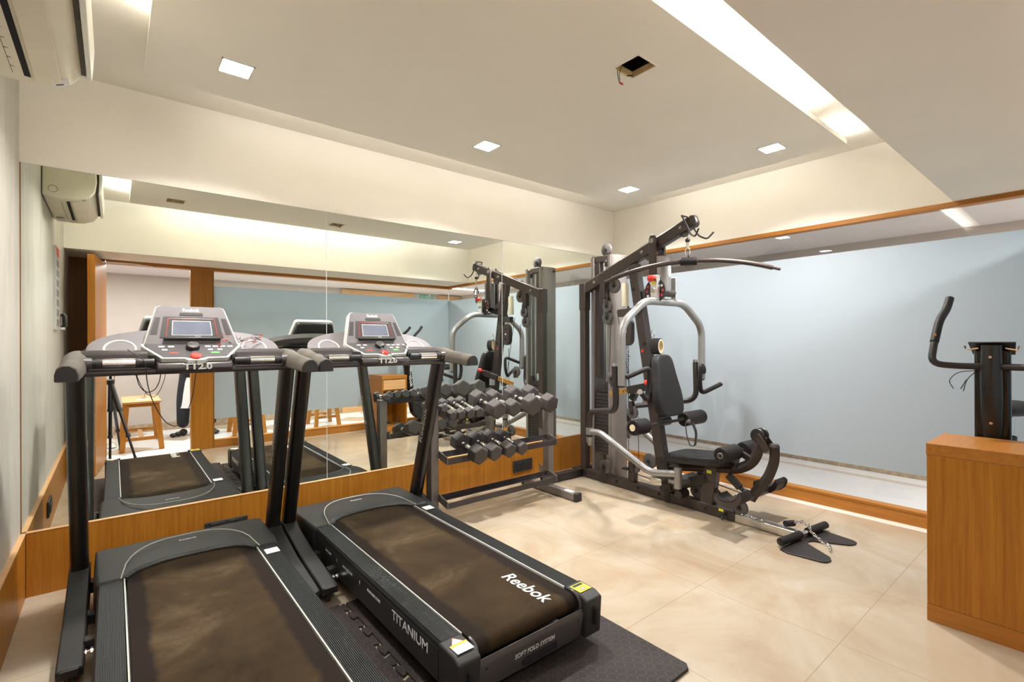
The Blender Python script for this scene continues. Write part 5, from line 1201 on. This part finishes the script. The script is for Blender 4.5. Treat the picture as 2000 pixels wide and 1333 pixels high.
MB().b2((CX0 + 0.018, CY0, 0.0735), (CX1 - 0.018, CY0 + 0.012, CZ - 0.05)).obj('back_panel', 'wood', cb, smooth=False)
MB().b2((CX0 + 0.018, CY0 + 0.012, 0.0735), (CX1 - 0.018, CY1 - 0.02, 0.09)).obj('floor_board', 'wood_h', cb, smooth=False)
MB().b2((CX0 + 0.018, CY0 + 0.012, 0.562), (CX1 - 0.018, CY1 - 0.02, 0.576)).obj('divider', 'wood_h', cb, smooth=False)
MB().b2((CX0 + 0.021, CY1 - 0.022, 0.582), (CX1 - 0.021, CY1 - 0.002, 0.712)).obj('drawer_front', 'wood_light', cb, bevel=0.0015, smooth=False)
wl_ = thing('coiled_cable', 'black coiled cable hanging inside the open cabinet shelf, seen in the mirror', 'cable', (2.93, 0.30, 0.091))
m = MB(); m.tube([(2.83, 0.35, 0.55), (2.835, 0.37, 0.30), (2.86, 0.40, 0.14), (2.92, 0.42, 0.097), (3.0, 0.40, 0.12), (3.03, 0.37, 0.18)], 0.006, 8, bend=0.06); m.obj('cable_loop', 'wire_black', wl_)
m = MB(); m.tube([(2.88, 0.30, 0.097), (2.97, 0.28, 0.097), (3.0, 0.20, 0.097), (2.9, 0.18, 0.097), (2.85, 0.25, 0.105), (2.95, 0.30, 0.108)], 0.006, 8, bend=0.06); m.obj('cable_loop', 'wire_black', wl_)

# ================================================================== EXERCISE BIKE (faces the door side, rider end towards the glass)
bk = thing('exercise_bike', 'black upright exercise bike without console, behind the wooden cabinet', 'exercise bike', (3.45, 0.30, 0))
BY = 0.352
m = MB()
def ring(p, wx, wy, n=20): return [Vector(p) + Vector((math.cos(2 * math.pi * k / n) * wx, math.sin(2 * math.pi * k / n) * wy, 0)) for k in range(n)]
m.sweep(None, [ring((3.155, BY, 1.195), 0.030, 0.036), ring((3.150, BY, 1.05), 0.034, 0.039), ring((3.165, BY, 0.90), 0.036, 0.040), ring((3.20, BY, 0.70), 0.038, 0.041), ring((3.215, BY, 0.62), 0.040, 0.042)])
up = m.obj('mast_cover', 'post', bk, angle=60)
m = MB(); m.sweep(None, [ring((3.20, BY, 0.80), 0.050, 0.050), ring((3.215, BY, 0.66), 0.052, 0.052), ring((3.245, BY, 0.45), 0.055, 0.055), ring((3.29, BY, 0.24), 0.06, 0.06)]); ms = m.obj('mast', 'blackgloss', bk, angle=60)
m = MB(); m.b2((3.165, BY - 0.062, 0.74), (3.205, BY + 0.062, 1.175)); m.obj('mast_rear_shell', 'blackgloss', bk, bevel=0.012)
for z in (1.14, 0.835):
    m = MB(); m.cyl((3.118 if z > 1 else 3.134, BY, z), (3.112 if z > 1 else 3.128, BY, z), 0.006, 12); m.obj('screw', 'zinc', bk)
text('Reebok', 'white', ms, (3.215, BY + 0.0535, 0.72), (0.12, 0, -1), (1, 0, 0.12), width=0.26, height=0.045, name='lettering', depth=0.0008, bold=0.01)
m = MB(); bmv = [m.bm.verts.new(p) for p in ((3.150, BY - 0.080, 1.206), (3.150, BY + 0.080, 1.206), (3.225, BY + 0.072, 1.150), (3.225, BY - 0.072, 1.150), (3.152, BY - 0.080, 1.210), (3.152, BY + 0.080, 1.210), (3.227, BY + 0.072, 1.154), (3.227, BY - 0.072, 1.154))]
for f in ((0, 1, 2, 3), (7, 6, 5, 4), (0, 4, 5, 1), (1, 5, 6, 2), (2, 6, 7, 3), (3, 7, 4, 0)): m.bm.faces.new([bmv[i] for i in f])
m.obj('console_plate', 'black', bk, smooth=False)
m = MB()
for y in (-1, 1):
    m.tube([(3.16, BY + y * 0.045, 1.180), (3.155, BY + y * 0.088, 1.172), (3.15, BY + y * 0.092, 1.192)], 0.004, 6, bend=0.01)
m.obj('plate_hook', 'chrome', bk)
# handlebar: cross bar and two swept-up horns
for s in (-1, 1):
    m = MB(); m.tube([(3.16, BY, 1.095), (3.13, BY + s * 0.12, 1.095), (3.085, BY + s * 0.205, 1.105), (3.135, BY + s * 0.200, 1.21), (3.215, BY + s * 0.194, 1.32), (3.285, BY + s * 0.178, 1.375), (3.325, BY + s * 0.172, 1.43)], 0.0155, 14, bend=0.055); hb = m.obj('handlebar', 'gym_dk', bk)
    m = MB(); m.tube([(3.135, BY + s * 0.200, 1.21), (3.215, BY + s * 0.194, 1.32), (3.285, BY + s * 0.178, 1.375), (3.328, BY + s * 0.172, 1.433)], 0.0180, 14, bend=0.055); m.obj('foam_grip', 'foam', bk)
    m = MB(); m.cyl((3.134, BY + s * 0.199, 1.245), (3.140, BY + s * 0.199, 1.245), 0.007, 10); m.obj('screw', 'orange', bk)
m = MB(); m.tube([(3.15, BY + 0.05, 1.075), (3.145, BY + 0.12, 1.065), (3.14, BY + 0.15, 1.02), (3.14, BY + 0.13, 0.985)], 0.002, 6, bend=0.03); m.tube([(3.15, BY + 0.05, 1.075), (3.145, BY + 0.085, 1.03), (3.14, BY + 0.095, 0.975)], 0.002, 6, bend=0.02); m.tube([(3.145, BY + 0.085, 1.03), (3.14, BY + 0.105, 0.985)], 0.002, 6); m.obj('loose_wire', 'wire_black', bk)
# body shell, flywheel cover, feet, seat post, saddle, cranks
m = MB(); pr = []
for k in range(28):
    a = 2 * math.pi * k / 28; pr.append((3.47 + 0.235 * math.cos(a), 0.305 + 0.205 * math.sin(a)))
m.prism(pr, BY - 0.065, BY + 0.065, 'y'); sh = m.obj('body_shell', 'black', bk, bevel=0.02, seg=3)
m = MB(); m.lathe((3.47, BY + 0.062, 0.305), (0, 1, 0), [(0, 0.001), (0, 0.13), (0.010, 0.12), (0.012, 0.02)], 32); m.obj('crank_disc', 'charcoal', sh)
for s in (-1, 1):
    m = MB(); m.beam((3.47, BY + s * 0.095, 0.305), (3.47 + s * 0.11, BY + s * 0.10, 0.305 + s * 0.10), 0.012, 0.026, side=(0, 1, 0)); m.obj('crank', 'zinc', bk)
    m = MB(); m.b2((3.47 + s * 0.11 - 0.05, BY + s * 0.115 - 0.04 , 0.395 if s > 0 else 0.190), (3.47 + s * 0.11 + 0.05, BY + s * 0.115 + 0.04, 0.42 if s > 0 else 0.215)); m.obj('pedal', 'black', bk, bevel=0.006)
m = MB(); m.tube([(3.62, BY, 0.40), (3.735, BY, 0.70)], 0.034, 16); m.obj('seat_tube', 'blackgloss', bk)
m = MB(); m.tube([(3.725, BY, 0.68), (3.765, BY, 0.80)], 0.022, 16); m.obj('seat_post', 'chrome', bk)
m = MB(); m.lathe((3.71, BY + 0.03, 0.66), (0, 1, 0), [(0, 0.008), (0.03, 0.008), (0.032, 0.02), (0.055, 0.02), (0.057, 0.001)], 14); m.obj('seat_knob', 'black', bk)
m = MB()
prf = [(3.60, 0.022, 0.018), (3.64, 0.045, 0.030), (3.72, 0.080, 0.040), (3.80, 0.118, 0.045), (3.86, 0.128, 0.045), (3.90, 0.10, 0.03)]
m.sweep(None, [[Vector((x, BY + math.cos(2 * math.pi * k / 16) * wy, 0.845 + math.sin(2 * math.pi * k / 16) * wz)) for k in range(16)] for x, wy, wz in prf]); m.obj('saddle', 'leather', bk, angle=70, subsurf=1)
for x, hw in ((3.22, 0.215), (3.80, 0.215)):
    m = MB(); m.cyl((x, BY - min(hw, 0.235), 0.030), (x, BY + hw, 0.030), 0.028, 18); m.obj('stabiliser_foot', 'black', bk)
    for s in (-1, 1):
        m = MB(); m.cyl((x, BY + s * min(hw, 0.235 if s < 0 else hw), 0.030), (x, BY + s * (min(hw, 0.235 if s < 0 else hw) + 0.012), 0.030), 0.032, 18); m.obj('foot_cap', 'charcoal', bk)
m = MB(); m.tube([(3.22, BY, 0.05), (3.47, BY, 0.115), (3.80, BY, 0.05)], 0.030, 14, bend=0.05); m.obj('base_bar', 'black', bk)

# ================================================================== WASTE BIN (seen in the mirror)
wb = thing('waste_bin', 'beige woven waste bin with crumpled white paper beside the glass wall, seen in the mirror', 'bin', (1.235, 0.20, 0))
m = MB(); m.lathe((1.235, 0.20, 0), (0, 0, 1), [(0, 0.001), (0, 0.075), (0.20, 0.095), (0.205, 0.098), (0.205, 0.088), (0.01, 0.070), (0.01, 0.001)], 28); m.obj('bin_body', 'fleece', wb)
m = MB()
for k in range(9): m.torus((1.235, 0.20, 0.02 + k * 0.021), (0, 0, 1), 0.0785 + k * 0.0021, 0.0022, 28, 5)
m.obj('woven_bands', 'offwhite', wb)
pp = thing('crumpled_paper', 'crumpled white paper in the top of the beige waste bin, seen in the mirror', 'paper', (1.235, 0.20, 0.19))
m = MB(); m.sphere((1.235, 0.20, 0.195), 0.06, (1, 1, 0.45), 14, 8)
for v in m.bm.verts: v.co += Vector((random.uniform(-.007, .007), random.uniform(-.007, .007), random.uniform(-.008, .008)))
m.obj('paper_ball', 'white', pp, smooth=False)

# ================================================================== TRIPOD under the viewpoint (seen in the mirror)
tp = thing('tripod', 'black camera tripod standing in the doorway, seen in the mirror', 'tripod', (0.02, -0.12, 0))
apex = Vector((-0.025, -0.115, 0.805))
for q, fo in enumerate(((0.178, 0.141, 0), (0.058, -0.525, 0), (-0.030, 0.06, 0))):
    fo = Vector(fo); fo.z = 0.006; a = apex + (fo - apex).normalized() * 0.01
    l1, l2 = a.lerp(fo, 0.36), a.lerp(fo, 0.70)
    m = MB(); m.cyl(a, l1, 0.023, 14); lg = m.obj('leg', 'black', tp)
    m = MB(); m.cyl(l1, l2, 0.0155, 12); m.obj('leg_section', 'blackgloss', lg)
    m = MB(); m.cyl(l2, fo, 0.0115, 12); m.obj('leg_section', 'blackgloss', lg)
    for e, r in ((l1, 0.026), (l2, 0.022)):
        m = MB(); d_ = (fo - a).normalized(); m.cyl(e - d_ * 0.014, e + d_ * 0.014, r, 14); m.obj('leg_clamp', 'charcoal', lg)
    m = MB(); m.cyl(fo - Vector((0, 0, 0.006)), fo + (a - fo).normalized() * 0.025, 0.014, 12); m.obj('rubber_foot', 'black', lg)
m = MB(); m.cyl(apex + Vector((0, 0, -0.27)), apex + Vector((0, 0, 0.27)), 0.0125, 16); m.obj('centre_column', 'blackgloss', tp)
m = MB(); m.lathe(apex + Vector((0, 0, -0.03)), (0, 0, 1), [(0, 0.02), (0.005, 0.034), (0.05, 0.034), (0.06, 0.02)], 20); m.obj('spider', 'black', tp)
m = MB(); m.sphere(apex + Vector((0, 0, 0.285)), 0.024); m.b2((apex.x - 0.03, apex.y - 0.03, apex.z + 0.300), (apex.x + 0.03, apex.y + 0.03, apex.z + 0.315)); m.obj('ball_head', 'black', tp)
m = MB(); m.tube([apex + Vector((0.02, 0.01, 0.09)), apex + Vector((0.032, 0.012, 0.05)), apex + Vector((0.034, 0.012, -0.01)), apex + Vector((0.02, 0.01, -0.03))], 0.004, 8, bend=0.01); m.obj('carry_strap', 'orange', tp)

# ================================================================== WOODEN STOOLS IN THE CORRIDOR (seen in the mirror)
def stool(x0, x1, y0, y1, h, label, sp=0.05):
    t = thing('wooden_table', label, 'table', ((x0 + x1) / 2, (y0 + y1) / 2, 0), group='low wooden tables in the corridor')
    MB().b2((x0 - 0.02, y0 - 0.02, h - 0.022), (x1 + 0.02, y1 + 0.02, h)).obj('table_top', 'wood_light', t, bevel=0.003, smooth=False)
    m = MB(); m.b2((x0 + 0.03, y0 + 0.03, h - 0.065), (x1 - 0.03, y0 + 0.05, h - 0.022)).b2((x0 + 0.03, y1 - 0.05, h - 0.065), (x1 - 0.03, y1 - 0.03, h - 0.022)).b2((x0 + 0.03, y0 + 0.03, h - 0.065), (x0 + 0.05, y1 - 0.03, h - 0.022)).b2((x1 - 0.05, y0 + 0.03, h - 0.065), (x1 - 0.03, y1 - 0.03, h - 0.022)); m.obj('apron_rail', 'wood_teak', t, smooth=False)
    for sx in (0, 1):
        for sy in (0, 1):
            a = Vector((x0 + 0.025 if sx == 0 else x1 - 0.025, y0 + 0.03 if sy == 0 else y1 - 0.03, h - 0.022)); b = Vector((x0 - sp + 0.03 if sx == 0 else x1 + sp - 0.03, y0 - sp * 0.5 if sy == 0 else y1 + sp * 0.5, 0))
            m = MB(); m.beam(a, b, 0.050, 0.040); m.obj('leg', 'wood_teak', t, smooth=False)
    for y in (y0, y1):
        m = MB(); m.b2((x0, y - 0.012, 0.115), (x1, y + 0.012, 0.150)); m.obj('stretcher', 'wood_teak', t, smooth=False)
    m = MB(); m.b2(((x0 + x1) / 2 - 0.02, y0, 0.120), ((x0 + x1) / 2 + 0.02, y1, 0.140)); m.obj('stretcher', 'wood_light', t, smooth=False)
    return t
stool(0.09, 0.41, -1.13, -0.36, 0.555, 'low wooden table outside the open doorway, holding a glass dish, seen in the mirror')
stool(1.24, 1.56, -1.00, -0.66, 0.50, 'low wooden table in the corridor close to the door jamb, legs showing under the film')
stool(2.26, 2.55, -0.96, -0.62, 0.50, 'low wooden table in the corridor further from the door, legs showing under the film')
gd = thing('glass_dish', 'small glass dish on a white napkin on the wooden table, seen in the mirror', 'dish', (0.27, -0.60, 0.556))
MB().b2((0.21, -0.66, 0.5552), (0.33, -0.54, 0.5575)).obj('napkin', 'white', gd, smooth=False)
m = MB(); m.lathe((0.27, -0.60, 0.5576), (0, 0, 1), [(0, 0.001), (0, 0.030), (0.035, 0.035), (0.035, 0.031), (0.006, 0.026), (0.006, 0.001)], 24); m.obj('dish_bowl', 'acrylic', gd)
m = MB(); m.tube([(0.275, -0.60, 0.566), (0.300, -0.60, 0.66)], 0.0025, 6); m.obj('stirrer', 'gym_dk', gd)
so = thing('sandal', 'pale sandal on the corridor floor beside the open door, seen in the mirror', 'shoe', (-0.02, -0.78, 0))
m = MB(); m.sphere((-0.02, -0.78, 0.018), 0.05, (1.0, 2.2, 0.36), 16, 8); m.obj('sandal_sole', 'white', so)
m = MB(); m.torus((-0.02, -0.74, 0.022), (0, 1, 0), 0.045, 0.008, 16, 6, 0, math.pi, 1.0); m.obj('sandal_strap', 'offwhite', so)

# ================================================================== PERSON in the corridor, mostly behind the door jamb (seen in the mirror)
pe = thing('person', 'person in red shirt, white apron and black trousers half hidden behind the door jamb', 'person', (0.86, -1.10, 0), group=None)
def skin(nm, mat, verts, edges, radii, par, root=0, sub=2):
    me = bpy.data.meshes.new(nm); me.from_pydata([Vector(v) - wloc(par) for v in verts], edges, []); me.materials.append(MAT[mat])
    o = bpy.data.objects.new(nm, me); COL.objects.link(o); o.parent = par
    o.modifiers.new('skin', 'SKIN').use_smooth_shade = True
    for i, r in enumerate(radii):
        r = r if isinstance(r, tuple) else (r, r); me.skin_vertices[0].data[i].radius = r; me.skin_vertices[0].data[i].use_root = (i == root)
    ss = o.modifiers.new('sub', 'SUBSURF'); ss.levels = sub; ss.render_levels = sub
    return o
px, py = 0.872, -1.10
V = [(px, py, 0.93), (px, py, 1.10), (px, py, 1.30), (px, py, 1.43), (px, py + .01, 1.50), (px, py + .02, 1.58), (px, py + .02, 1.68),   # 0-6 trunk, neck, head
     (px - .09, py, 0.88), (px - .14, py + .02, 0.48), (px - .165, py + .0, 0.09), (px + .09, py, 0.88), (px + .13, py, 0.48), (px + .15, py - .02, 0.09),  # legs
     (px - .17, py, 1.40), (px - .215, py + .01, 1.12), (px - .135, py + .16, 0.90), (px + .17, py, 1.40), (px + .215, py + .01, 1.12), (px + .08, py + .17, 0.92)]
E2 = [(0, 1), (1, 2), (2, 3), (3, 4), (4, 5), (5, 6), (0, 7), (7, 8), (8, 9), (0, 10), (10, 11), (11, 12), (3, 13), (13, 14), (14, 15), (3, 16), (16, 17), (17, 18)]
Rd = [(.15, .10), (.14, .10), (.16, .11), (.10, .08), .055, (.075, .09), (.078, .095), .085, .058, .040, .085, .058, .040, .055, .042, .028, .055, .042, .028]
skin('body', 'skin', V, E2, Rd, pe)
m = MB(); m.sphere((px, py + 0.005, 1.695), 0.098, (0.86, 1.02, 1.0)); 
for v in list(m.bm.verts):
    if v.co.y > py + 0.055 and v.co.z < 1.72: v.co.y = py + 0.055
m.obj('hair', 'hair', pe)
m = MB(); m.tube([(px, py + .115, 1.66), (px, py + .128, 1.625), (px, py + .110, 1.615)], 0.012, 8); m.obj('nose', 'skin', pe)
for s in (-1, 1):
    m = MB(); m.sphere((px + s * .032, py + .100, 1.655), 0.011); m.obj('eye', 'white', pe)
    m = MB(); m.sphere((px + s * .082, py + .01, 1.64), 0.022, (.4, .8, 1.2)); m.obj('ear', 'skin', pe)
m = MB(); m.tube([(px - .025, py + .108, 1.585), (px, py + .114, 1.583), (px + .025, py + .108, 1.585)], 0.006, 6); m.obj('mouth', 'red', pe)
for s in (-1, 1):   # hands with five fingers, resting together at the waist
    hc = Vector((px - .105 if s < 0 else px + .05, py + .185, 0.885 if s < 0 else 0.905)); dr = Vector((0.75 * -s, 0.45, -0.35)).normalized()
    hv = [hc - dr * 0.045, hc, hc + dr * 0.035]; he = [(0, 1), (1, 2)]; hr = [.024, (.034, .016), (.032, .014)]
    for k, (o_, L) in enumerate(((-.026, .050), (-.009, .062), (.009, .058), (.025, .045))):
        sdv = dr.cross(Vector((0, 0, 1))).normalized().cross(dr); i0 = len(hv); b_ = hc + dr * 0.035 + sdv * o_
        hv += [b_, b_ + dr * L * 0.5, b_ + dr * L * 0.9 + Vector((0, .004, -.018))]; he += [(2, i0), (i0, i0 + 1), (i0 + 1, i0 + 2)]; hr += [.0095, .0085, .007]
    i0 = len(hv); hv += [hc + Vector((0, .015, .032)), hc + dr * .03 + Vector((0, .018, .045))]; he += [(0, i0), (i0, i0 + 1)]; hr += [.011, .009]
    skin('hand', 'skin', hv, he, hr, pe, 0, 1)
skin('shirt', 'cloth_red', [(px, py, 0.84), (px, py, 1.05), (px, py, 1.30), (px, py, 1.42), (px - .17, py, 1.40), (px - .225, py + .01, 1.15), (px + .17, py, 1.40), (px + .225, py + .01, 1.15)], [(0, 1), (1, 2), (2, 3), (3, 4), (4, 5), (3, 6), (6, 7)], [(.175, .125), (.165, .12), (.18, .13), (.115, .095), .072, .060, .072, .060], pe)
skin('trousers', 'cloth_black', [(px, py, 0.92), (px - .11, py, 0.84), (px - .165, py + .02, 0.48), (px - .170, py, 0.10), (px + .09, py, 0.86), (px + .13, py, 0.48), (px + .15, py - .02, 0.10)], [(0, 1), (1, 2), (2, 3), (0, 4), (4, 5), (5, 6)], [(.165, .115), .105, .085, .072, .105, .085, .072], pe)
# apron: curved cloth panel in front of the legs
m = MB(); rings = []
for z, hw, yo in ((0.765, 0.185, 0.150), (0.70, 0.195, 0.160), (0.55, 0.215, 0.168), (0.40, 0.225, 0.172), (0.37, 0.228, 0.172)):
    out = [Vector((px - 0.0 + hw * math.sin(t), py + yo * math.cos(t) + 0.006 * math.sin(9 * t), z)) for t in [math.radians(-88 + 176 * k / 16) for k in range(17)]]
    inn = [Vector((px - 0.0 + (hw - .006) * math.sin(t), py + (yo - .006) * math.cos(t) + 0.006 * math.sin(9 * t), z)) for t in [math.radians(88 - 176 * k / 16) for k in range(17)]]
    rings.append(out + inn)
m.sweep(None, rings); m.obj('apron', 'cloth_white', pe, angle=70)
for s, fx_, fy_ in ((-1, px - .165, py), (1, px + .15, py - .02)):
    m = MB(); dx, dy = (-0.085, 0.045) if s < 0 else (0.03, 0.10)
    m.sphere((fx_ + dx * 0.65, fy_ + dy * 0.65, 0.033), 0.045, (1.0, 1.0, 0.72)); m.sphere((fx_, fy_, 0.045), 0.048, (1.0, 1.0, 0.95)); m.sphere((fx_ + dx * 1.3, fy_ + dy * 1.3, 0.028), 0.042, (1, 1, 0.66))
    for v in m.bm.verts: v.co.z = max(v.co.z, 0.0)
    m.obj('shoe', 'shoe', pe)
